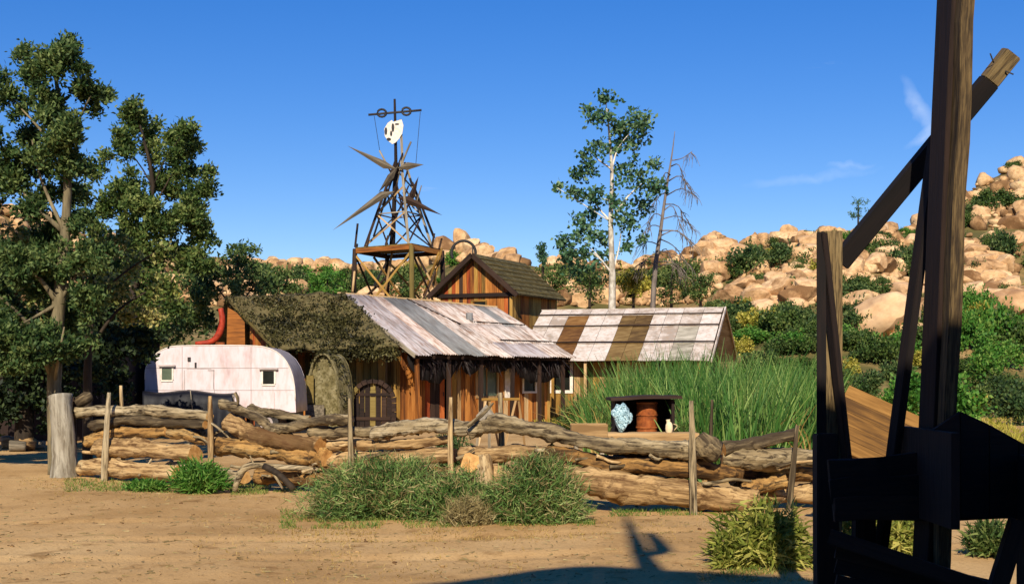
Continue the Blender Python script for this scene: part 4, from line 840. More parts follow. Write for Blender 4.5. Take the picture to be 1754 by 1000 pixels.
# ------------------------------------------------------------------ caravan
cvn = thing('caravan', 'old rounded white travel trailer with pinkish weathered paint', 'caravan', (-8.3, 39, 0)); YV = 38.0; DV = 2.1
prof = [(248, 706), (248, 650), (249, 634), (253, 622), (261, 611), (274, 601), (288, 595), (302, 592.5), (345, 591.5), (400, 591.5), (440, 592.5), (458, 595.5), (473, 602), (486, 613), (495, 627), (501, 643), (504.5, 662), (506, 685), (507, 706)]
pts = [P(a, b, YV) for a, b in prof]
V = []; ysl = [0, .06, .5, 1.05, 1.6, DV-.06, DV]
for yy in ysl:
    ins = .03 if yy in (0, DV) else 0
    for p in pts: c = Vector((-8.2, p.y, 1.5)); d = (p-c).normalized(); V.append(p-d*ins+Vector((0, yy, 0)))
n = len(pts); Fs = [(j*n+i, j*n+i+1, (j+1)*n+i+1, (j+1)*n+i) for j in range(len(ysl)-1) for i in range(n-1)]
Fs += [(j*n+n-1, j*n, (j+1)*n, (j+1)*n+n-1) for j in range(len(ysl)-1)]
link('shell', fixn(pymesh('shell', V, Fs, True)), cvn, None, 'van_grey')
sidep = prism('side_panel', [p+Vector((0, -.004, 0)) for p in pts], (0, .03, 0), 'van_white', cvn)
prism('side_panel', [p+Vector((0, DV-.02, 0)) for p in pts], (0, .03, 0), 'van_white', cvn)
tube('roof_trim', [p+Vector((0, .0, .0)) for p in pts[1:-1]], .018, 'paint_white', cvn, 6, sub=2)
# panel seams as thin aluminium strips
kz = YV/F
for py in (630, 668): beam('seam_strip', P(250, py, YV-.006), P(505 if py > 660 else 494, py, YV-.006), .014, .012, 'van_grey', cvn, (0, -1, 0))
for px in (312, 430): beam('seam_strip', P(px, 704, YV-.008), P(px, 594, YV-.008), .014, .012, 'van_grey', cvn, (0, -1, 0))
def van_window(x0, x1, y0, y1, gm, awn):
    w = thing_part('window', cvn, P((x0+x1)/2, (y0+y1)/2, YV))
    q = [P(x0, y1, YV-.012), P(x1, y1, YV-.012), P(x1, y0, YV-.012), P(x0, y0, YV-.012)]
    prism('pane', q, (0, .012, 0), gm, w)
    for a, b in ((0, 1), (3, 2)): beam('frame', q[a], q[b], .05, .04, 'paint_white', w, (0, -1, 0))
    for a, b in ((0, 3), (1, 2)): beam('frame', q[a]+Vector((0, 0, .026)), q[b]-Vector((0, 0, .026)), .05, .038, 'paint_white', w, (0, -1, 0))
    beam('awning', P(x0-awn, y0-2.5, YV-.05), P(x1+awn, y0-2.5, YV-.05), .1, .05, 'van_grey', w, (0, 0, 1))
van_window(276, 296, 629, 652, 'glass_green', 4); van_window(449, 471, 634, 659, 'glass_dark', 5)
d_ = thing_part('door', cvn, P(345, 660, YV))
prism('door_leaf', [P(316, 703, YV-.01), P(367, 703, YV-.01), P(367, 634, YV-.01), P(362, 631, YV-.01), P(320, 631, YV-.01), P(316, 634, YV-.01)], (0, .012, 0), 'van_white', d_)
beam('door_gap', P(366, 666, YV-.016), P(366, 634, YV-.016), .03, .008, 'van_grey', d_, (0, -1, 0)); beam('door_gap', P(356, 634, YV-.016), P(367, 634, YV-.016), .03, .008, 'van_grey', d_, (0, -1, 0))
for (a, b) in (((316, 703), (316, 634)), ((320, 631), (362, 631)), ((367, 703), (367, 666))): beam('door_trim', P(*a, YV-.014), P(*b, YV-.014), .014, .012, 'van_grey', d_, (0, -1, 0))
tube('door_handle', [P(321, 668, YV-.04), P(327, 668, YV-.04)], .015, 'iron', d_, 6)
for px in (410, 470): beam('rivet_strip', P(px, 703, YV-.006), P(px, 672, YV-.006), .01, .008, 'van_grey', cvn, (0, -1, 0))
for (px, py, w, h) in ((324, 615, 5, 7), (335, 625, 3, 9)): beam('vent', P(px, py+h/2, YV-.02), P(px, py-h/2, YV-.02), w*kz, .04, 'iron', cvn, (0, -1, 0))
for px in (330, 455):
    c = P(px, 0, YV); c.z = .34; w = thing_part('wheel', cvn, c+Vector((0, .25, 0)))
    tube('tyre', [c+Vector((0, .12, 0)), c+Vector((0, .32, 0))], [.34, .34], 'iron', w, 20); tube('rim', [c+Vector((0, .10, 0)), c+Vector((0, .14, 0))], [.19, .19], 'van_grey', w, 16)
prism('chassis', [Vector((pts[0].x+.1, YV+.1, .5)), Vector((pts[-1].x-.1, YV+.1, .5)), Vector((pts[-1].x-.1, YV+.1, .64)), Vector((pts[0].x+.1, YV+.1, .64))], (0, 1.9, 0), 'iron', cvn)
# blue tarp heap in front
tb = thing('tarp_heap', 'dark navy tarpaulin draped over a long heap in front of the caravan', 'tarp', P(322, 745, 36.6))
V = []; NX, NZ = 44, 9
for j in range(NZ):
    for i in range(NX):
        s = i/(NX-1); t = j/(NZ-1); px = 244+s*156; top = 670+2.5*math.sin(s*9)+3*s; zt = P(px, top, 36.6).z
        if t < .3: yy = 37.5-.9*(t/.3); z = zt-.03*math.sin(t*9)
        else: tt = (t-.3)/.7; yy = 36.6-.16*tt-.07*math.sin(s*34+tt*2)*tt; z = zt*(1-tt)+.02
        V.append(P(px, HZ, yy)+Vector((0, 0, z-CAMH)))
Fq = [(j*NX+i, j*NX+i+1, (j+1)*NX+i+1, (j+1)*NX+i) for j in range(NZ-1) for i in range(NX-1)]
tp = link('tarp', fixn(pymesh('tarp', V, Fq, True)), tb, None, 'tarp_blue'); md = tp.modifiers.new('thickness', 'SOLIDIFY'); md.thickness = .01
prism('heap_core', [P(250, HZ, 36.75)+Vector((0, 0, -CAMH)), P(394, HZ, 36.75)+Vector((0, 0, -CAMH)), P(394, 679, 36.75), P(250, 677, 36.75)], (0, .6, 0), 'wood_dark', tb)
for (a, b, c_, d2) in ((326, 668, 330, 706), (398, 676, 408, 706)): tube('rope_end', [P(a, b, 36.4), P(c_, d2, 36.4)], [.012, .012], 'wood_grey', tb, 5)

# ------------------------------------------------------------------ spiked tower
tw = thing('spiked_tower', 'tall timber tower with a square platform, four pointed wooden spikes and a mast', 'tower', (-5.1, 60.5, 0))
cn = Vector((-4.37, 58, 0)); cl = Vector((-7.06, 60, 0)); cr_ = Vector((-3.2, 61, 0)); cf = cl+cr_-cn; ctr = (cn+cf)/2; ZP = 7.35
def up(p, z): return Vector((p.x, p.y, z))
corners = [cl, cn, cr_, cf]
for c in corners:
    ft = ctr+(c-ctr)*1.12; tube('leg', [up(ft, 0), up(c, ZP)], [.13, .11], 'wood_olive' if c is cn else 'wood_dark', tw, 8, .1)
for i in range(4):
    a, b = corners[i], corners[(i+1) % 4]
    for (p, q) in ((a, b), (b, a)): beam('cross_brace', up(ctr+(p-ctr)*1.05, 3.9), up(q, ZP-.25), .09, .05, rnd.choice(['wood_tan', 'wood_yellow', 'wood_dark']), tw, (0, -1, 0))
    beam('platform_beam', up(a, ZP-.08)+(a-b)*.03, up(b, ZP-.08)+(b-a)*.03, .1, .2, 'wood_orange' if i < 2 else 'wood_dark', tw)
for i in range(11):
    s0, s1 = i/11+.004, (i+1)/11-.004; a, b = cl.lerp(cf, s0), cn.lerp(cr_, s0); c, d = cn.lerp(cr_, s1), cl.lerp(cf, s1)
    quadplate('platform_board', up(a, ZP+.08), up(b, ZP+.08), up(c, ZP+.08), up(d, ZP+.08), .05, rnd.choice(['wood_olive', 'wood_dark']), tw)
for (c, h) in ((cl, 1.05), (cl.lerp(cn, .22), .55), (cr_.lerp(cn, .1), .45), (cl.lerp(cn, .55), .4), (cr_.lerp(cn, .35), .6)):
    beam('rail_post', up(c, ZP+.08), up(c+Vector((.12, 0, 0)), ZP+.1+h), .09, .07, 'wood_dark', tw, (0, -1, 0))
tops = [ctr+(c-ctr)*.16+Vector((.05, 0, 0)) for c in corners]; feet = [ctr+(c-ctr)*.78 for c in corners]; ZT = 11.05
def lg(i, s): return up(feet[i], ZP+.08).lerp(up(tops[i], ZT), s)
for i in range(4): beam('upper_leg', lg(i, 0), lg(i, 1.08), .11, .1, rnd.choice(['wood_grey', 'wood_dark']), tw, (0, -1, 0))
for i in range(4):
    j = (i+1) % 4
    for (s0, s1) in ((0.02, .42), (.42, .02), (.42, .75), (.75, .42), (.75, .98)): beam('upper_brace', lg(i, s0), lg(j, s1), .07, .04, rnd.choice(['wood_grey', 'wood_tan', 'wood_dark']), tw, (0, -1, 0))
    beam('girt', lg(i, .42), lg(j, .42), .07, .05, 'wood_grey', tw)
mc = P(678, 285, 60.0); mx_ = mc.x
tube('mast', [(mx_-.12, 60, ZP+.1), (mx_-.05, 60, 10.2), (mx_, 60, 11.3), P(676, 170, 60)], [.1, .1, .075, .05], 'wood_dark', tw, 8, .1)
tube('mast_brace', [P(650, 258, 60), P(672, 300, 60)], .04, 'wood_grey', tw, 6); tube('mast_brace', [P(704, 243, 60), P(688, 282, 60), P(676, 330, 60)], .045, 'wood_grey', tw, 6)
beam('mast_board', P(686, 205, 59.9), P(690, 290, 59.9), .11, .05, 'wood_grey', tw, (0, -1, 0))
def spike(tip, root0, root1, end, Y, tipdy, m):
    a, b = P(*root0, Y), P(*root1, Y); t = P(*tip, Y+tipdy); e = P(*end, Y+.1); c = (a+b)/2
    V = [a, b, c+Vector((0, -.12, 0)), c+Vector((0, .12, 0)), t, e]
    Fs = [(0, 4, 2), (2, 4, 1), (1, 4, 3), (3, 4, 0), (2, 5, 0), (1, 5, 2), (3, 5, 1), (0, 5, 3)]
    mw = frame(t, c-t, (0, -1, 0)); inv = mw.inverted()
    link('spike', fixn(pymesh('spike', [inv @ q for q in V], Fs)), tw, mw, m)
spike((595, 250), (660, 276), (657, 289), (680, 290), 59.6, -.8, 'wood_weather'); spike((726, 282), (698, 278), (697, 292), (680, 288), 59.7, -.5, 'wood_weather')
spike((569, 395), (652, 328), (657, 341), (676, 328), 59.6, -.9, 'wood_weather'); spike((758, 369), (700, 336), (698, 350), (680, 338), 59.6, -.6, 'wood_dark')
spike((648, 330), (664, 300), (674, 306), (682, 284), 59.5, 0, 'wood_weather'); spike((717, 302), (702, 330), (711, 336), (700, 356), 59.6, 0, 'wood_dark')
for (a_, b_, r_) in (((640, 405), (668, 318), .05), ((664, 410), (700, 318), .04), ((700, 405), (676, 300), .05), ((744, 408), (706, 312), .06), ((712, 352), (722, 318), .035), ((655, 352), (690, 262), .04), ((725, 405), (690, 330), .04)):
    tube('leaning_pole', [P(*a_, 59.4+rnd.uniform(0, 1.6)), P(*b_, 59.8)], [r_, r_*.8], rnd.choice(['wood_weather', 'wood_grey', 'wood_dark']), tw, 6, .15)
for (a_, b_) in (((622, 512), (700, 440)), ((604, 500), (612, 418)), ((640, 440), (690, 512)), ((660, 500), (672, 430)), ((716, 440), (748, 500)), ((726, 506), (752, 432)), ((742, 490), (757, 425))):
    tube('lower_strut', [P(*a_, 59.6+rnd.uniform(0, 1.5)), P(*b_, 59.6+rnd.uniform(0, 1.2))], [.06, .05], rnd.choice(['wood_tan', 'wood_yellow', 'wood_dark']), tw, 6, .1)
tube('crossbar', [P(631, 197, 60), P(722, 189, 60)], .055, 'iron', tw, 8)
for (px, py) in ((654, 194), (696, 191)):
    c = P(px, py, 59.95); tube('ring', [c+Vector((math.cos(a)*.2, 0, math.sin(a)*.17)) for a in np.linspace(0, 2*math.pi, 13)], .05, 'iron', tw, 6, caps=False, sub=1)
for (a, b) in (((641, 199), (651, 262)), ((720, 192), (712, 285))): tube('stay_wire', [P(*a, 60), P(*b, 60)], .012, 'iron', tw, 5)
dk = P(674, 225, 59.8); kk = 59.8/F
Vd = [(-15, 8), (-16, -4), (-10, -14), (-3, -19), (0, -16), (6, -18), (14, -20), (17, -10), (15, 4), (10, 12), (4, 19), (-2, 22), (-10, 16)]
mk_ = prism('white_disc', [dk+Vector((a*kk, 0, -b*kk)) for a, b in Vd], (0, .06, 0), 'paint_white', tw); mk_['label'] = 'battered white metal disc with dark marks'
for (a, b, w, h) in ((-1, -6, 2.5, 8), (-4, 4, 2, 5), (-13, 0, 2.5, 7), (6, -12, 4, 1.6), (-8, 14, 4, 3)):
    prism('dark_mark', [dk+Vector(((a+w*math.cos(t))*kk, -.006, -(b+h*math.sin(t))*kk)) for t in np.linspace(0, 5.5, 8)], (0, .005, 0), 'iron', mk_)

# ------------------------------------------------------------------ log fence
def Yf(px): return float(np.interp(px, [60, 130, 430, 760, 1000, 1190, 1400, 1700], [23.3, 22.85, 20.3, 18.6, 17.4, 16.9, 17.2, 18.2]))
GRP = 'logs of the stacked log fence'
LOGS = [ # points (px,py), radius px, material, depth offset, label
 ([(132, 707), (211, 704), (272, 704), (359, 713)], 10, 'bark_grey', .05, 'long straight grey log on top of the fence at its left end'),
 ([(159, 728), (211, 720), (283, 724), (352, 727)], 9, 'bark_grey', 0, 'slender grey log just under the top log at the left end of the fence'),
 ([(150, 757), (195, 742), (240, 740), (288, 738)], 11, 'bark_orange', .05, 'split orange-brown log third from the top at the left end'),
 ([(285, 740), (320, 744), (352, 756)], 9, 'bark_orange', .1, 'short dark brown log right of the split log, left of the second post'),
 ([(168, 767), (240, 767), (335, 777)], 17, 'bark_tan', -.05, 'thick smooth tan log near the bottom between the first two posts'),
 ([(140, 801), (215, 803), (305, 813)], 17, 'bark_tan', -.1, 'bottom pale log resting on the ground at the left end of the fence'),
 ([(290, 800), (350, 806), (420, 818)], 13, 'bark_grey', .1, 'low grey log half hidden behind the small green shrub'),
 ([(392, 722), (430, 744), (490, 757), (551, 763)], 17, 'bark_tan', -.05, 'large pale tapering log slanting down below the caravan window'),
 ([(381, 691), (422, 706), (463, 732), (507, 730), (560, 719), (604, 717)], 10, 'bark_grey', -.1, 'twisted grey branch dipping along the top of the fence under the caravan'),
 ([(428, 700), (477, 708), (531, 719)], 8, 'bark_grey', .25, 'thin dark grey log directly below the right end of the caravan'),
 ([(374, 764), (440, 768), (520, 782), (560, 784)], 18, 'bark_orange', 0, 'thick orange-brown log low on the fence right of the second post'),
 ([(440, 816), (500, 818), (560, 820)], 14, 'bark_orange', .05, 'round-ended log under the arching grey branch'),
 ([(533, 741), (600, 739), (666, 744)], 12, 'bark_grey', 0, 'grey log on the fence top crossed by the third post'),
 ([(560, 764), (650, 762), (770, 752)], 9, 'bark_tan', .1, 'sunlit peeled log under the top logs left of the middle post'),
 ([(555, 790), (660, 785), (780, 780)], 16, 'bark_tan', .15, 'thick tan log showing just above the large green weed'),
 ([(545, 815), (660, 818), (790, 815)], 18, 'bark_orange', .2, 'bottom log hidden behind the large green weed'),
 ([(640, 744), (690, 733), (740, 727), (815, 733)], 13, 'bark_grey', -.05, 'mossy grey log on the fence top left of the middle post'),
 ([(806, 740), (856, 724), (915, 735), (988, 753), (1080, 764), (1150, 770), (1215, 772)], 15, 'bark_grey', -.08, 'longest grey log sweeping along the top of the fence to its knotty right end'),
 ([(790, 778), (880, 775), (960, 782)], 15, 'bark_tan', .1, 'tan log behind the right green weed under the longest log'),
 ([(790, 812), (880, 812), (985, 818)], 17, 'bark_tan', .15, 'bottom log hidden behind the right green weed'),
 ([(940, 778), (1000, 787), (1111, 798), (1200, 803), (1270, 810)], 16, 'bark_orange', 0, 'orange-brown log directly under the longest grey log'),
 ([(975, 822), (1050, 832), (1188, 847), (1296, 857)], 26, 'bark_tan', -.05, 'thickest tan log lying on the ground crossed by the tall pointed post'),
 ([(1238, 768), (1300, 758), (1362, 744)], 13, 'bark_grey', .0, 'grey log rising to the right on the fence top left of the short timbers'),
 ([(1236, 783), (1310, 786), (1400, 786)], 19, 'bark_grey', .05, 'thick dark grey log under the rising log near the right end'),
 ([(1270, 839), (1300, 832), (1345, 824)], 13, 'bark_orange', .0, 'short orange log end left of the yellowish bush'),
 ([(1255, 815), (1330, 812), (1420, 815)], 17, 'bark_orange', .3, 'brown log behind the yellowish bush'),
 ([(1290, 850), (1360, 846), (1450, 848)], 18, 'bark_tan', .3, 'bottom tan log behind the yellowish bush'),
 ([(1405, 780), (1480, 775), (1560, 775)], 14, 'bark_tan', .3, 'pale log seen between the dark timbers'),
]
for i, (pp, r, mk, off, lb) in enumerate(LOGS):
    qp = []
    for j in range(len(pp)-1):       # crooked: extra points pushed off the line
        (xa_, ya_), (xb_, yb_) = pp[j], pp[j+1]; qp += [pp[j], ((xa_+xb_)/2+rnd.uniform(-4, 4), (ya_+yb_)/2+rnd.uniform(-.24, .24)*r)]
    pp = qp+[pp[-1]]
    w = [P(a, b, Yf(a)+off+rnd.uniform(-.04, .04)) for a, b in pp]; rr = [r*.93*rnd.uniform(.88, 1.1)*Yf(a)/F*(1+.10*math.sin(j*2.1+i)) for j, (a, b) in enumerate(pp)]; rr[-1] *= .88
    o = tube('fence_log', w, rr, None, None, 16, .34, i, True, [mk, 'cut_end'], 7); tag(o, lb, 'log', GRP)
for i in range(34):                  # thin crooked branches wedged between the logs
    px = 150+i*36+rnd.uniform(-12, 12); Y = Yf(px)-.16; top = np.interp(px, [140, 380, 560, 850, 1200, 1400], [708, 712, 722, 728, 770, 750]); bot = 640+CAMH*F/Y
    py = rnd.uniform(top+8, bot-14); ln = rnd.uniform(40, 95); sl = rnd.uniform(-.22, .22); r = rnd.uniform(2.2, 4.6)*Y/F
    pts_ = [P(px+ln*t_, py+ln*sl*t_+rnd.uniform(-4, 4), Y+rnd.uniform(-.05, .05)) for t_ in (0, .3, .6, 1)]
    side = 'left of the second post' if px < 360 else ('between the second and third posts' if px < 600 else ('between the third and middle posts' if px < 772 else ('between the middle post and the pointed post' if px < 1187 else 'right of the pointed post')))
    tag(tube('wedged_branch', pts_, [r, r*.95, r*.8, r*.45], rnd.choice(['bark_grey', 'bark_grey', 'bark_tan']), None, 7, .3, i+60, True, None, 3), 'thin crooked branch wedged among the fence logs %s' % side, 'branch', 'thin branches in the fence %s' % side)
# knots and burls on the longest log end; arching branch; butt ends
tag(tube('log_burl', [P(1196, 752, 16.75), P(1212, 766, 16.7), P(1226, 778, 16.75)], [.11, .17, .12], None, None, 12, .5, 77, True, ['bark_grey', 'cut_end'], 4), 'knotty burl at the right end of the longest fence log', 'log')
br = thing('arching_branch', 'arching grey branch propped on the ground in front of the fence', 'branch', P(405, 842, 19.6))
tube('stem', [P(402, 840, 19.6), P(412, 810, 19.6), P(430, 797, 19.6), P(470, 799, 19.7), P(545, 803, 19.7)], [.04, .055, .05, .045, .03], 'bark_grey', br, 8, .2, 1)
tube('side_branch', [P(452, 798, 19.6), P(478, 812, 19.5), P(504, 838, 19.4)], [.05, .05, .045], 'bark_dark', br, 8, .2, 2)
tube('side_branch', [P(462, 800, 19.6), P(480, 828, 19.45), P(484, 836, 19.4)], [.025, .02, .015], 'bark_grey', br, 6, .2, 2)
tube('twig', [P(436, 797, 19.6), P(428, 780, 19.6)], [.02, .01], 'bark_grey', br, 5)
for i, (a, b, r, lb) in enumerate([((238, 815), (266, 773), .022, 'thin dark stick leaning on the bottom logs left of the small shrub'), ((362, 724), (394, 752), .02, 'thin pale stick slanting down just right of the second post'), ((402, 672), (407, 694), .03, 'short brown stick leaning by the tarp below the caravan'), ((800, 730), (845, 690), .03, 'crooked thin stick poking up behind the longest log'), ((782, 786), (812, 768), .03, 'grey broken branch stub at the middle post')]):
    tag(tube('stick', [P(*a, Yf(a[0])-.32), P((a[0]+b[0])/2+3, (a[1]+b[1])/2, Yf(a[0])-.3), P(*b, Yf(a[0])-.25)], [r, r*.9, r*.5], 'bark_grey', None, 7, .2, i), lb, 'stick')
tag(tube('log_butt', [P(806, 792, 18.0), P(810, 792, 18.9)], [.13, .13], None, None, 14, .25, 5, True, ['bark_orange', 'cut_end']), 'cut round log end facing the yard beside the middle post', 'log')
tag(tube('stump', [P(833, 850, 18.0)+Vector((0, 0, -.3)), P(830, 810, 18.05), P(826, 780, 18.1)], [.13, .12, .1], None, None, 12, .3, 9, True, ['bark_tan', 'cut_end']), 'upright brown stump between the two green weeds', 'stump')
# posts: px top, py top, px base, base depth offset, radius px, label
POSTS = [(187, 672, 178, -.32, 5.5, 'bark_grey', 'leaning thin post in front of the left end of the log fence', 1), (207, 660, 212, .5, 4, 'bark_tan', 'short pale post standing behind the left end of the fence', 0), (360, 678, 360, -.3, 5.5, 'bark_tan', 'second post from the left, straight and pale, beside the small shrub', 1), (599, 682, 605, -.3, 5, 'bark_grey', 'thin third post below the hooped shelter', 1), (772, 680, 774, -.3, 5, 'bark_tan', 'middle post between the two large weeds', 1), (857, 672, 860, .35, 5.5, 'bark_grey', 'mossy grey post behind the highest bend of the longest log', 1), (1184, 686, 1188, -.42, 6, 'bark_grey', 'tall pointed post at the knotty end of the longest log', 1), (1220, 684, 1214, .6, 3.5, 'bark_grey', 'thin stake behind the knotty log end in front of the reeds', 0), (1366, 728, 1350, -.3, 5, 'bark_grey', 'thin crooked post left of the yellowish bush', 1), (128, 680, 126, .2, 5, 'wood_dark', 'thin dark post beside the grey trunk at the fence end', 1)]
for i, (px, py, bx, off, r, mk, lb, fr) in enumerate(POSTS):
    Y = Yf(px)+off; b = P(bx, 0, Y); b.z = -.15; t = P(px, py, Y); k = Y/F
    tag(tube('fence_post', [b, b.lerp(t, .5)+Vector((.012*rnd.uniform(-1, 1), 0, 0)), t], [r*k*1.15, r*k, r*k*.6], mk, None, 8, .25, i+30, sub=4), lb, 'post', 'posts holding the log fence')
# weathered stump/plank at the tree
tag(tube('weathered_stump', [P(112, 818, 22.6)+Vector((0, 0, -.1)), P(110, 780, 22.65), P(107, 720, 22.65), P(103, 676, 22.7)], [.27, .2, .19, .2], None, None, 14, .18, 12, True, ['bark_pale', 'wood_grey'], 5), 'thick bleached grey stump at the left end of the log fence', 'stump')
tag(tube('log_stub', [P(132, 690, 22.9), P(146, 682, 22.9), P(156, 678, 22.95)], [.1, .11, .08], None, None, 10, .3, 14, True, ['bark_grey', 'cut_end']), 'short knobbly log stub on top of the fence beside the stump', 'log')

# ------------------------------------------------------------------ yard things between fence and houses
fb = thing('junk_shelter', 'low dark wooden lean-to box sheltering a rusty drum behind the fence', 'shelter', P(1100, 740, 22))
x0, x1 = P(1050, 0, 22).x, P(1152, 0, 22).x
beam('roof_board', (x0-.08, 22, 1.35), (x1+.1, 22, 1.37), .95, .05, 'wood_dark', fb, segs=5, jit=.014)
for x in (x0+.03, x1-.03): beam('side_board', (x, 22.05, 0), (x, 22.05, 1.33), .8, .05, 'wood_black', fb, (1, 0, 0))
beam('back_board', (x0, 22.45, .7), (x1, 22.45, .7), 1.3, .04, 'wood_black', fb, (0, -1, 0)); beam('shelf', (x0+.06, 22, .62), (x1-.06, 22, .62), .75, .05, 'wood_dark', fb)
dm = thing('rusty_drum', 'rusty orange steel drum standing inside the dark lean-to box', 'drum', (P(1108, 0, 21.95).x, 21.95, .645))
dc = Vector((P(1108, 0, 21.95).x, 21.95, .65)); tube('barrel', [dc, dc+Vector((0, 0, .2)), dc+Vector((0, 0, .64))], [.17, .17, .17], 'rust', dm, 20, .03)
for z in (.02, .22, .42, .62): tube('hoop', [dc+Vector((0, 0, z-.012)), dc+Vector((0, 0, z+.012))], [.182, .182], 'rust', dm, 20)
sk = rockmesh(201, 3, 16)
for v_ in sk.vertices: v_.co *= 1+.28*noise.noise(v_.co*3.1)+.14*noise.noise(v_.co*7)
for p_ in sk.polygons: p_.use_smooth = False
p = P(1066, 728, 21.1); p.z = P(0, 744, 21).z+.03+.2
tag(link('plastic_bundle', sk, None, Matrix.Translation(p) @ Matrix.Diagonal((.2, .18, .27, 1)), 'plastic_blue'), 'crumpled pale blue plastic bundle left of the rusty drum', 'bundle')
bt = thing('plank_table', 'yellow plank bench running behind the fence below the rusty drum', 'bench', P(1140, 745, 21))
for i in range(3): beam('plank', (P(1040, 0, 21).x, 20.9+i*.17, P(0, 744, 21).z), (P(1195, 0, 21).x, 20.9+i*.17, P(0, 744, 21).z), .16, .06, 'wood_tan', bt)
for px in (1046, 1188): beam('leg', (P(px, 0, 21).x, 21.05, 0), (P(px, 0, 21).x, 21.05, P(0, 744, 21).z-.03), .07, .07, 'wood_tan', bt, (0, -1, 0))
beam('front_apron', (P(1042, 0, 20.8).x, 20.8, P(0, 752, 20.8).z), (P(1192, 0, 20.8).x, 20.8, P(0, 752, 20.8).z), .1, .03, 'wood_tan', bt, (0, -1, 0))
jg = thing('cream_jug', 'small cream jug on the plank bench right of the rusty drum', 'jug', P(1146, 741, 20.95)); jc = P(1146, 741, 20.95)
tube('jug_body', [jc, jc+Vector((0, 0, .06)), jc+Vector((0, 0, .13)), jc+Vector((-.01, 0, .17)), jc+Vector((-.015, 0, .21))], [.045, .06, .055, .03, .034], 'wood_pale', jg, 14); tube('handle', [jc+Vector((.07, 0, .14)), jc+Vector((.13, 0, .11)), jc+Vector((.08, 0, .04))], .008, 'wood_pale', jg, 6)
cb = thing('trough', 'rectangular wooden trough behind the fence left of the blue bundle', 'trough', P(1010, 742, 20.5)); xa, xb = P(978, 0, 20.5).x, P(1040, 0, 20.5).x; zt = P(0, 729, 20.5).z
for y in (20.4, 20.75): beam('long_side', (xa, y, zt-.12), (xb, y, zt-.12), .3, .04, 'wood_tan', cb, (0, -1, 0))
for x in (xa+.02, xb-.02): beam('short_side', (x, 20.43, zt-.13), (x, 20.72, zt-.13), .28, .038, 'wood_tan', cb, (1, 0, 0))
beam('bottom', (xa+.05, 20.575, zt-.24), (xb-.05, 20.575, zt-.24), .29, .03, 'wood_tan', cb)
for x in (xa+.08, xb-.08): beam('leg', (x, 20.575, 0), (x, 20.575, zt-.26), .3, .06, 'wood_grey', cb, (1, 0, 0))
# sawhorse and leaning board on the yard by the porch
sw_ = thing('sawhorse', 'rough timber sawhorse in front of the porch posts', 'sawhorse', P(860, 740, 30)); kS = 30/F
for (a, b) in (((825, 684), (890, 683)),): beam('top_rail', P(*a, 30), P(*b, 30), .07, .06, 'wood_yellow', sw_)
for (a, b, dy) in (((832, 684), (818, 775), -.3), ((838, 684), (856, 775), .3), ((884, 683), (862, 775), -.3), ((888, 683), (900, 775), .3)):
    q = P(*b, 30+dy); q.z = 0; beam('leg', q, P(*a, 30), .05, .04, 'wood_tan', sw_, (0, -1, 0))
lb_ = thing('leaning_panel', 'pale grey board leaning against the sawhorse behind the fence', 'board', P(836, 740, 29)); 
q = [P(815, 712, 29), P(838, 738, 29), P(856, 720, 29.5), P(833, 692, 29.5)]
for a in q: a.z = a.z
prism('panel_board', q, (0, .03, 0), 'wood_grey', lb_); beam('prop_leg', Vector((q[1].x, 29.05, 0)), q[1], .06, .05, 'wood_grey', lb_, (0, -1, 0)); beam('prop_leg', Vector((q[0].x, 29.4, 0)), q[0]+Vector((.08, .1, 0)), .06, .05, 'wood_grey', lb_, (0, -1, 0))
pn = thing('tilted_plank_ramp', 'sunlit yellow plank ramp sloping down behind the dark timbers at right', 'ramp', P(1500, 760, 14.5))
ra1, ra2 = P(1450, 670, 15.0), P(1612, 742, 14.6)
rpd = (ra2-ra1).normalized(); rpn = Vector((0, -1, .35)); rpn = (rpn-rpd*rpn.dot(rpd)).normalized(); rpy = rpn.cross(rpd)
for i in range(5): beam('plank', ra1-rpy*.15*i, ra2-rpy*.15*i+rpd*rnd.uniform(-.1, .1), .147, .04, 'wood_ramp', pn, rpn)
for (c, s) in ((ra1, .1), (ra2, .9)): q = ra1.lerp(ra2, s)+Vector((0, .1, 0)); beam('prop', Vector((q.x, q.y, 0)), q-Vector((0, 0, .05)), .1, .08, 'wood_tan', pn, (0, -1, 0))

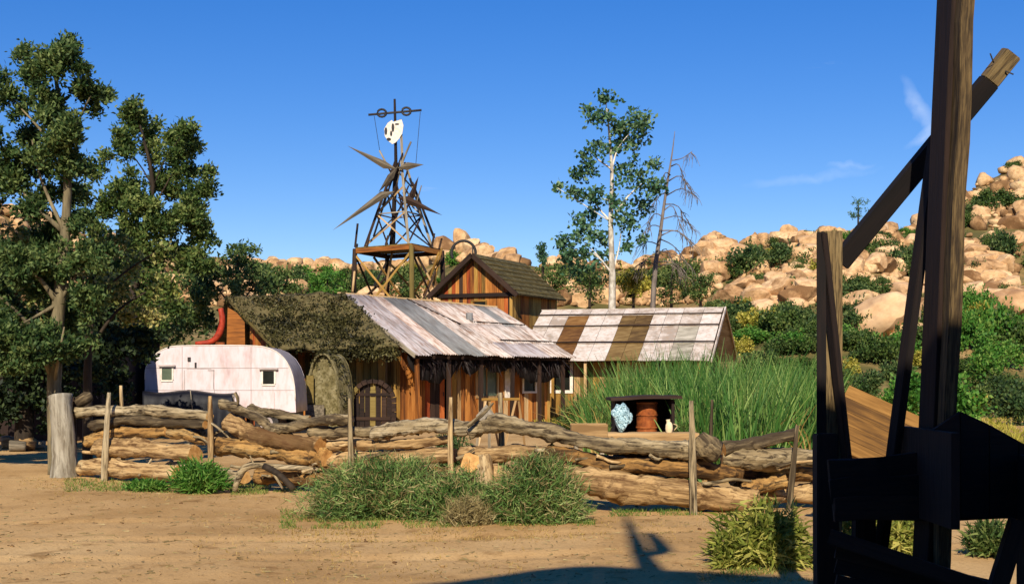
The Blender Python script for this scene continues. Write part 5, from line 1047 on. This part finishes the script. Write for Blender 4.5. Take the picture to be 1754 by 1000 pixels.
# ------------------------------------------------------------------ plants in the yard
def weed(name, label, px0, px1, pytop, Y, mk, n, ln, wd, flat=.9, dry=None, cat='weed', depth=.75, droop_=.25, up=.75):
    k = Y/F; w = (px1-px0)/2*k; c = P((px0+px1)/2, 0, Y); c.z = 0; hgt = P(0, pytop, Y).z
    t = thing(name, label, cat, c)
    ps = []
    m_ = n//3      # stems from the base
    v_, p_ = ball(m_, .0); v_[:, 2] = np.abs(v_[:, 2]); d = unit(v_*np.array([1, depth, hgt/w*.9])+np.array([0, 0, .12])+nr.normal(size=(m_, 3))*.1)
    L = 1/np.sqrt((d[:, 0]/w)**2+(d[:, 1]/(w*depth))**2+(d[:, 2]/hgt)**2)*(.9+.2*np.array([noise.noise(Vector(q)*2.3+Vector((px0, 0, 0))) for q in d]))
    bs = nr.normal(size=(m_, 3))*np.array([w*.12, w*.12*depth, .0]); ps.append(blades(bs, d, (L*nr.uniform(.75, 1.0, m_)).reshape(-1, 1), wd*.7, .06, 3))
    # fine twigs along the outer half
    s = nr.uniform(.45, 1.0, (n, 1)); i = nr.integers(0, m_, n); b2 = bs[i]+d[i]*(L[i].reshape(-1, 1)*s)*.92; d2 = unit(d[i]*up+nr.normal(size=(n, 3))*.75+np.array([0, 0, .25]))
    b2[:, 2] = np.maximum(b2[:, 2], .03)
    ps.append(blades(b2, d2, np.full((n, 1), ln), wd, droop_, 2))
    V, Fq = join(ps); V[:, 2] = np.maximum(V[:, 2], .0); link('foliage', npmesh('foliage', V, Fq), t, Matrix.Translation(c), mk)
    if dry:
        j = nr.integers(0, m_, n//4); b3 = bs[j]+d[j]*(L[j].reshape(-1, 1)*nr.uniform(.6, 1.02, (n//4, 1))); d3 = unit(d[j]*.6+nr.normal(size=(n//4, 3))*.7)
        V, Fq = join([blades(b3, d3, np.full((n//4, 1), ln*.9), wd*.8, droop_, 2)]); V[:, 2] = np.maximum(V[:, 2], .0); link('dry_twigs', npmesh('dry_twigs', V, Fq), t, Matrix.Translation(c), dry)
    return t
weed('tumbleweed', 'widest green tumbleweed mound in the middle of the yard before the fence', 500, 815, 758, 16.3, 'weed', 11000, .13, .0075, dry='weed_dry', depth=.6)
weed('tumbleweed', 'green tumbleweed filling the gap between the widest mound and the taller right one', 690, 870, 792, 15.9, 'weed', 5500, .12, .0075, dry='weed_dry', depth=.6)
weed('tumbleweed', 'tall rounded grey-green tumbleweed right of the middle post', 816, 1016, 752, 15.6, 'weed', 8500, .14, .0075, dry='weed_dry', depth=.7)
weed('dry_weed', 'small brownish dry weed in front between the two large tumbleweeds', 750, 850, 836, 15.3, 'weed_dry', 2200, .10, .005)
weed('green_shrub', 'small bright green shrub at the foot of the fence below the caravan', 286, 402, 772, 19.6, 'leaf_bright', 2600, .13, .012, depth=.6, up=.9)
weed('green_shrub', 'low spreading green plant left of the small bright shrub', 205, 300, 818, 20.0, 'leaf_bright', 1300, .10, .011, depth=.5)
weed('yucca_bush', 'yellowish spiky bush beside the dark timbers at right', 1206, 1410, 838, 12.2, 'leaf_yucca', 2100, .16, .016, depth=.75, up=1.0, droop_=.5)
weed('yucca_bush', 'yellow-green spiky bush seen through the gaps of the dark timbers', 1410, 1600, 838, 12.6, 'leaf_yucca', 2000, .16, .016, depth=.75, up=1.0, droop_=.5)
weed('green_shrub', 'dark green shrub seen low at the right through the timber frame', 1640, 1760, 880, 12.9, 'leaf_mid', 1400, .12, .014, depth=.8)
weed('yucca_bush', 'low yellowish tuft left of the spiky bush at right', 1212, 1290, 895, 12.0, 'leaf_yucca', 700, .11, .011, depth=.8, droop_=.5)
weed('green_shrub', 'small dark green weed growing on the fence top left of the sawhorse', 735, 820, 694, 23.5, 'leaf_dark', 1200, .14, .014, depth=.6)
weed('green_shrub', 'dry green weed at the right side of the lean-to box', 1148, 1206, 690, 21.5, 'leaf_mid', 900, .16, .012, depth=.6)
weed('green_shrub', 'straggly weed at the left side of the lean-to box', 1020, 1056, 706, 21.9, 'leaf_mid', 600, .14, .012, depth=.6)
weed('green_shrub', 'green bush against the front of the patchwork shed below its window', 950, 1040, 668, 37, 'leaf_mid', 1800, .22, .022, depth=.7)
# reeds
n = 8500; px = nr.uniform(1000, 1420, n); Yr_ = nr.uniform(24.5, 36, n); Yr_ = np.where(((px > 1168) & (px < 1330) | (px < 1045)) & (nr.random(n) < .2), nr.uniform(21.3, 25, n), Yr_); ok = (px > 1040+(30-Yr_)*6) | ((px > 985) & (Yr_ > 27) & (nr.random(n) < .5)); px, Yr_ = px[ok], Yr_[ok]; n = len(px)
bs = np.stack([(px-CX)*Yr_/F, Yr_, np.zeros(n)], 1); hh = (1.75+.16*np.sin(px*.05)+.1*np.sin(px*.13+2))*np.interp(px, [1000, 1080, 1400, 1420], [.75, 1.0, 1.0, .85])
ht = CAMH+(HZ-np.interp(px, [1000, 1060, 1150, 1250, 1330, 1420], [668, 640, 622, 628, 630, 640]))*Yr_/F
V, Fq = blades(bs, unit(nr.normal(size=(n, 3))*.17+np.array([0, 0, 1.])), (ht*1.18*nr.uniform(.8, 1.08, n)).reshape(-1, 1), .024, .26, 4)
tag(link('reeds', npmesh('reeds', V, Fq), None, None, 'reed'), 'dense bed of tall green reeds in front of the patchwork shed', 'reeds', None, 'stuff')
# grass strips and straw
def grass(name, label, spots, mk, ln, wd):
    ps = []
    for (a, b, y0, y1, n) in spots:
        px = nr.uniform(a, b, n); py = nr.uniform(y0, y1, n); Y = CAMH*F/(py-HZ); cl = np.array([noise.noise(Vector((p*.02, q*.05, 3))) for p, q in zip(px, py)]); ok = cl > -.15; px, Y = px[ok], Y[ok]; n = len(px)
        bs = np.stack([(px-CX)*Y/F, Y, np.full(n, -.01)], 1)
        bs[:, 2] = [gz(x, y)-.005 for x, y in bs[:, :2]]
        ps.append(blades(bs, unit(nr.normal(size=(n, 3))*.45+np.array([0, 0, 1.])), np.full((n, 1), ln), wd, .4, 2))
    tag(link(name, npmesh(name, *join(ps)), None, None, mk), label, 'grass', None, 'stuff')
grass('grass', 'short green grass along the foot of the log fence', [(110, 520, 820, 843, 4200), (480, 1020, 872, 905, 5200), (840, 1010, 855, 900, 2500), (1010, 1260, 872, 884, 1500), (330, 460, 820, 848, 1800), (1230, 1420, 960, 985, 900)], 'grass', .075, .006)
grass('dry_grass', 'thin straw-coloured grass scattered over the dirt yard', [(60, 500, 830, 860, 900), (330, 620, 880, 950, 700), (500, 1000, 895, 925, 2200), (1000, 1250, 880, 930, 700), (1200, 1400, 970, 998, 700), (420, 900, 930, 1000, 500), (20, 300, 815, 835, 500)], 'straw', .05, .005)
grass('field_grass', 'yellow-green grass on the flat beyond the fence', [(1380, 1760, 690, 760, 7000), (900, 1060, 715, 740, 1200), (1380, 1500, 660, 700, 1500)], 'leaf_yellow', .28, .02)
def flat_bush(px, Y, w, zt, mk, label, group=None):
    p = P(px, 0, Y); p.z = -.05; r = w*Y/F; t = thing('bush', label, 'bush', p, group)
    tube('stem', [p, p+Vector((.05, 0, zt*.4)), p+Vector((-.04, .03, zt*.75))], [.06, .04, .015], 'bark_dark', t, 6, sub=1, local=False)
    ps = []
    for _ in range(9):
        a = rnd.uniform(0, 6.28); q = r*rnd.uniform(0, .85); hz2 = zt*rnd.uniform(.18, .85)*(1-.3*q/r); k = rnd.uniform(.22, .42)
        ps.append(tufts((q*math.cos(a), q*math.sin(a), hz2), (k*r+.1, k*r+.1, min(k*r+.1, zt*.25)), 34, 6, .17, .055, .6, rag=.7, shell=.1))
    link('crown', npmesh('crown', *join(ps)), t, Matrix.Translation(p), mk); return t
for px, py, w, h, mk, lb in [(1640, 705, 40, 70, 'leaf_bright', 'nearest bright green bush just right of the tall post'), (1700, 672, 50, 50, 'leaf_mid', 'dark green bush on the flat at the right edge'), (1560, 690, 40, 80, 'leaf_bright', 'bright green bush between the leaning brace and the tall post'), (1480, 680, 30, 60, 'leaf_dark', 'dark bush between the short post and the leaning brace'), (1745, 690, 40, 40, 'leaf_dark', 'dark bush in the right corner of the flat'), (1600, 672, 40, 50, 'leaf_hill', 'olive bush on the flat behind the tall post'), (1690, 610, 50, 70, 'leaf_bright', 'tall bright green bush at the hill foot beside the tall post'), (1440, 665, 30, 50, 'leaf_hill', 'olive bush just right of the short post'), (1300, 660, 50, 60, 'leaf_bright', 'bright green bush right of the patchwork shed'), (1360, 655, 40, 55, 'leaf_hill', 'olive bush behind the right end of the reeds')]:
    Y = {705: 40, 690: 46}.get(py, 62); p = P(px, 0, Y); p.z = -.1; zt = P(0, py-h, Y).z
    flat_bush(px, Y, w, zt, mk, lb)
tn_ = {'leaf_hill': 'olive', 'leaf_dark': 'dark green', 'leaf_bright': 'bright green', 'leaf_mid': 'mid green', 'leaf_yellow': 'yellowish'}
for i in range(34):
    px = rnd.uniform(1260, 1790); Y = rnd.uniform(52, 84); mk = rnd.choice(['leaf_hill', 'leaf_bright', 'leaf_mid', 'leaf_dark', 'leaf_yellow', 'leaf_bright'])
    nb = 'right of the patchwork shed' if px < 1400 else ('between the short post and the tall post' if px < 1600 else 'right of the tall post')
    flat_bush(px, Y, rnd.uniform(22, 46)*60/Y, rnd.uniform(.9, 2.2), mk, '%s bush on the flat, %s' % (tn_[mk], nb), '%s bushes on the flat %s' % (tn_[mk], nb))
# pebbles
ps = []
for i in range(900):
    px = rnd.uniform(-20, 1400); py = rnd.uniform(835, 1000); Y = CAMH*F/(py-HZ); r = .004*rnd.paretovariate(1.8); r = min(r, .03); v_, f_ = parts[i % 6]
    x = (px-CX)*Y/F; ps.append((v_*np.array([r, r, r*.6])+np.array([x, Y, gz(x, Y)+r*.2]), f_))
tag(link('pebbles', npmesh('pebbles', *join(ps), smooth=True), None, None, 'bark_tan'), 'small pebbles scattered on the dirt', 'pebbles', None, 'stuff')

n = 2300; px = nr.uniform(-20, 1400, n); py = 822+(nr.random(n)**1.6)*174; Y = CAMH*F/(py-HZ); X = (px-CX)*Y/F
bs = np.stack([X, Y, [gz(a, b)+.012 for a, b in zip(X, Y)]], 1); d = nr.normal(size=(n, 3))*np.array([1, 1, .06])
tag(link('leaf_litter', npmesh('leaf_litter', *blades(bs, unit(d), np.full((n, 1), .09), .006, .1, 2)), None, None, 'weed_dry'), 'dry twigs and leaf litter scattered on the dirt', 'litter', None, 'stuff')
n = 900; px = nr.uniform(1010, 1415, n); Yr_ = nr.uniform(22.5, 33, n); bs = np.stack([(px-CX)*Yr_/F, Yr_, np.zeros(n)], 1)
tag(link('dry_reeds', npmesh('dry_reeds', *blades(bs, unit(nr.normal(size=(n, 3))*.25+np.array([0, 0, 1.])), nr.uniform(.8, 2.0, (n, 1)), .02, .5, 4)), None, None, 'straw'), 'dry yellow stalks among the green reeds', 'reeds', None, 'stuff')
# ------------------------------------------------------------------ timber frame, right foreground, shade put into the near-black planks
tf = thing('timber_frame', 'tall weathered timber frame, shade put into its dark colour, with leaning braces at the right foreground', 'timber frame', P(1600, 1000, 8.5))
YT = 8.3
def tpost(name, a, b, Y0, Y1, w, t, m, zh, **k): return beam(name, P(*a, Y0), P(*b, Y1), w, t, m, tf, zh, bevel=.006, **k)
# main post: wide plank, narrow edge to the sun painted lighter, shaded side near-black
zf = Vector((.05, -1, 0))
a = P(1594, 1130, YT); a.z = -.1; b = P(1646, -60, YT-.25)
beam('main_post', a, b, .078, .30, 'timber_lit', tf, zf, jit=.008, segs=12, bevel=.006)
beam('post_shade_plank', a+Vector((-.058, .08, 0)), b+Vector((-.05, .08, 0)), .03, .26, 'wood_black', tf, zf, jit=.005, segs=5, bevel=.004)  # near-black plank painting the shaded side of the post
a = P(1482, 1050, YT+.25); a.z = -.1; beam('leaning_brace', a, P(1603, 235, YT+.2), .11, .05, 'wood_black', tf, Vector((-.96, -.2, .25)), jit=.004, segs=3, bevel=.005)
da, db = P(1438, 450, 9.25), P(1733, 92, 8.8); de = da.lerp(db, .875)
beam('diagonal_beam', da, de, .125, .10, 'wood_shade', tf, (0, -1, -.3), jit=.003, segs=3, bevel=.006)  # shaded length of the beam, shade put into the wood colour
beam('lit_beam_tip', de-(db-de)*.02, db, .118, .096, 'timber_lit', tf, (0, -1, -.3), jit=.004, segs=1, bevel=.006)  # sunlit end of the same beam, painted lighter
for (px, py, ex, ey) in ((1702, 108, 1696, 92), (1722, 122, 1736, 128)): tube('nail', [P(px, py, 8.78), P(ex, ey, 8.76)], .005, 'iron', tf, 5)
a = P(1421, 1010, 9.1); a.z = -.1; beam('short_post', a, P(1424, 396, 9.1), .13, .1, 'timber_lit', tf, (0.02, -1, 0), jit=.005, segs=3, bevel=.006)
beam('crossing_plank', P(1452, 800, 9.0), P(1408, 400, 8.95), .09, .04, 'wood_black', tf, (-.97, -.2, 0), jit=.003, segs=3, bevel=.004)
a = P(1405, 1010, 8.9); a.z = -.1; beam('short_plank', a, P(1407, 398, 8.95), .06, .05, 'wood_black', tf, (-.2, -1, 0), jit=.003, segs=3, bevel=.004)
a = P(1415, 1060, 8.75); a.z = -.1; beam('stub_post', a, P(1414, 742, 8.75), .14, .14, 'wood_black', tf, (0, -1, 0), jit=.005, segs=2, bevel=.008)
a = P(1478, 1050, 8.5); a.z = -.1; beam('stub_post', a, P(1480, 800, 8.5), .13, .12, 'wood_black', tf, (0, -1, 0), jit=.005, segs=2, bevel=.008)
for j, (y0, y1) in enumerate(((800, 774), (832, 816), (862, 862))):
    beam('cross_plank', P(1418+j*5, y0+8, 8.3-.02*j), P(1800, y1+4, 8.2-.02*j), .15, .05, 'wood_black', tf, (0, -1, 0), jit=.011, segs=9, bevel=.004)
# hopper side with sloping top, built of boards
hb = thing_part('hopper', tf, P(1700, 800, 7.9))
for j in range(5):
    x0, x1 = 1596+j*50, 1644+j*50; tp0 = np.interp(x0, [1590, 1650, 1754, 1850], [742, 702, 760, 815]); tp1 = np.interp(x1, [1590, 1650, 1754, 1850], [742, 702, 760, 815])
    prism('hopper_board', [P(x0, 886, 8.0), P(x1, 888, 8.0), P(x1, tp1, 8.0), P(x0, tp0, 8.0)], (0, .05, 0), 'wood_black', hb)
for (a, b) in (((1590, 735), (1590, 890)), ((1790, 780), (1790, 890))): beam('hopper_edge', P(*a, 8.1), P(*b, 8.1), .05, 1.0, 'wood_black', hb, (0, -1, 0))
a, b = P(1420, 912, 8.2), P(1720, 1012, 7.9); beam('lower_rail', a+Vector((0, 0, -.02)), b+Vector((0, 0, -.02)), .09, .06, 'wood_black', tf, (0, -1, 0), jit=.004, segs=3, bevel=.005)
for j in range(1, 6): beam('skirt_plank', a+Vector((.05, .04, -.02-.095*j)), b+Vector((.5, .04, -.02-.095*j)), .092, .04, 'wood_black', tf, (0, -1, 0), jit=.004, segs=2)
a = P(1690, 1010, 7.8); a.z = .3; beam('foot_brace', a, P(1745, 890, 7.8), .1, .08, 'wood_black', tf, (0, -1, 0), segs=2, jit=.004, bevel=.005)
a = P(1770, 1100, 7.9); a.z = -.1; beam('stub_post', a, P(1775, 780, 7.9), .16, .15, 'wood_black', tf, (0, -1, 0), jit=.005, segs=2, bevel=.008)
beam('sill', Vector((P(1440, 0, 7.9).x, 7.9, .05)), Vector((P(1900, 0, 7.9).x, 7.9, .05)), .3, .2, 'wood_black', tf, (0, 0, 1))

# ------------------------------------------------------------------ unseen false-front barn added behind the camera to shade the frame and foreground
fbn = thing('shade_barn', 'unseen plank barn added behind the camera to shade the foreground', 'barn', (1.5, -3, 0)); YW = -1.3; TG = math.tan(SUN_EL)
prof_ = [(-6, 10.8), (-1.4, 10.8), (-.5, 11.2), (-.1, 11.7), (.25, 12.2), (.6, 12.4), (.95, 12.25), (1.25, 12.0), (1.9, 11.8), (2.7, 11.35), (4, 11.05), (9, 11.1)]  # parapet heights shaped to the shadow edge on the ground
off_ = (11.5-YW)*math.tan(SUN_AZ)
def tops_(s): x = -6+s; return (np.interp(x-off_, [a for a, b in prof_], [b for a, b in prof_])-YW)*TG
boards(fbn, (-6, YW), (9, YW), tops_, .3, ['wood_grey', 'wood_tan'], (0, 1), gap=.004)
boards(fbn, (-6, -8), (-6, YW-.05), lambda s: 7.4, .5, ['wood_grey'], (-1, 0)); boards(fbn, (9, -8), (9, YW-.05), lambda s: 7.4, .5, ['wood_grey'], (1, 0)); boards(fbn, (-6, -8), (9, -8), lambda s: 7.2, .5, ['wood_grey'], (0, -1))
quadplate('roof', (-6.1, YW-.05, 7.5), (9.1, YW-.05, 7.5), (9.1, -8.2, 7.3), (-6.1, -8.2, 7.3), .1, 'tin_grey', fbn)
def sw3(xs_, Ys_, dy=-.08): return (xs_+(Ys_-YW)*math.tan(SUN_AZ), YW+dy, (Ys_-YW)*TG)
tube('shadow_pole', [sw3(1.26, 10.8), sw3(1.25, 12.0), sw3(1.28, 13.6), sw3(1.41, 16.7)], [.15, .13, .09, .02], 'bark_grey', fbn, 8)  # unseen pole added and bent for the thin shadow on the yard
tube('shadow_bracket', [sw3(1.28, 13.0), sw3(1.5, 13.4), sw3(1.5, 14.8)], [.07, .12, .05], 'bark_grey', fbn, 7)  # added to widen the pole's shadow
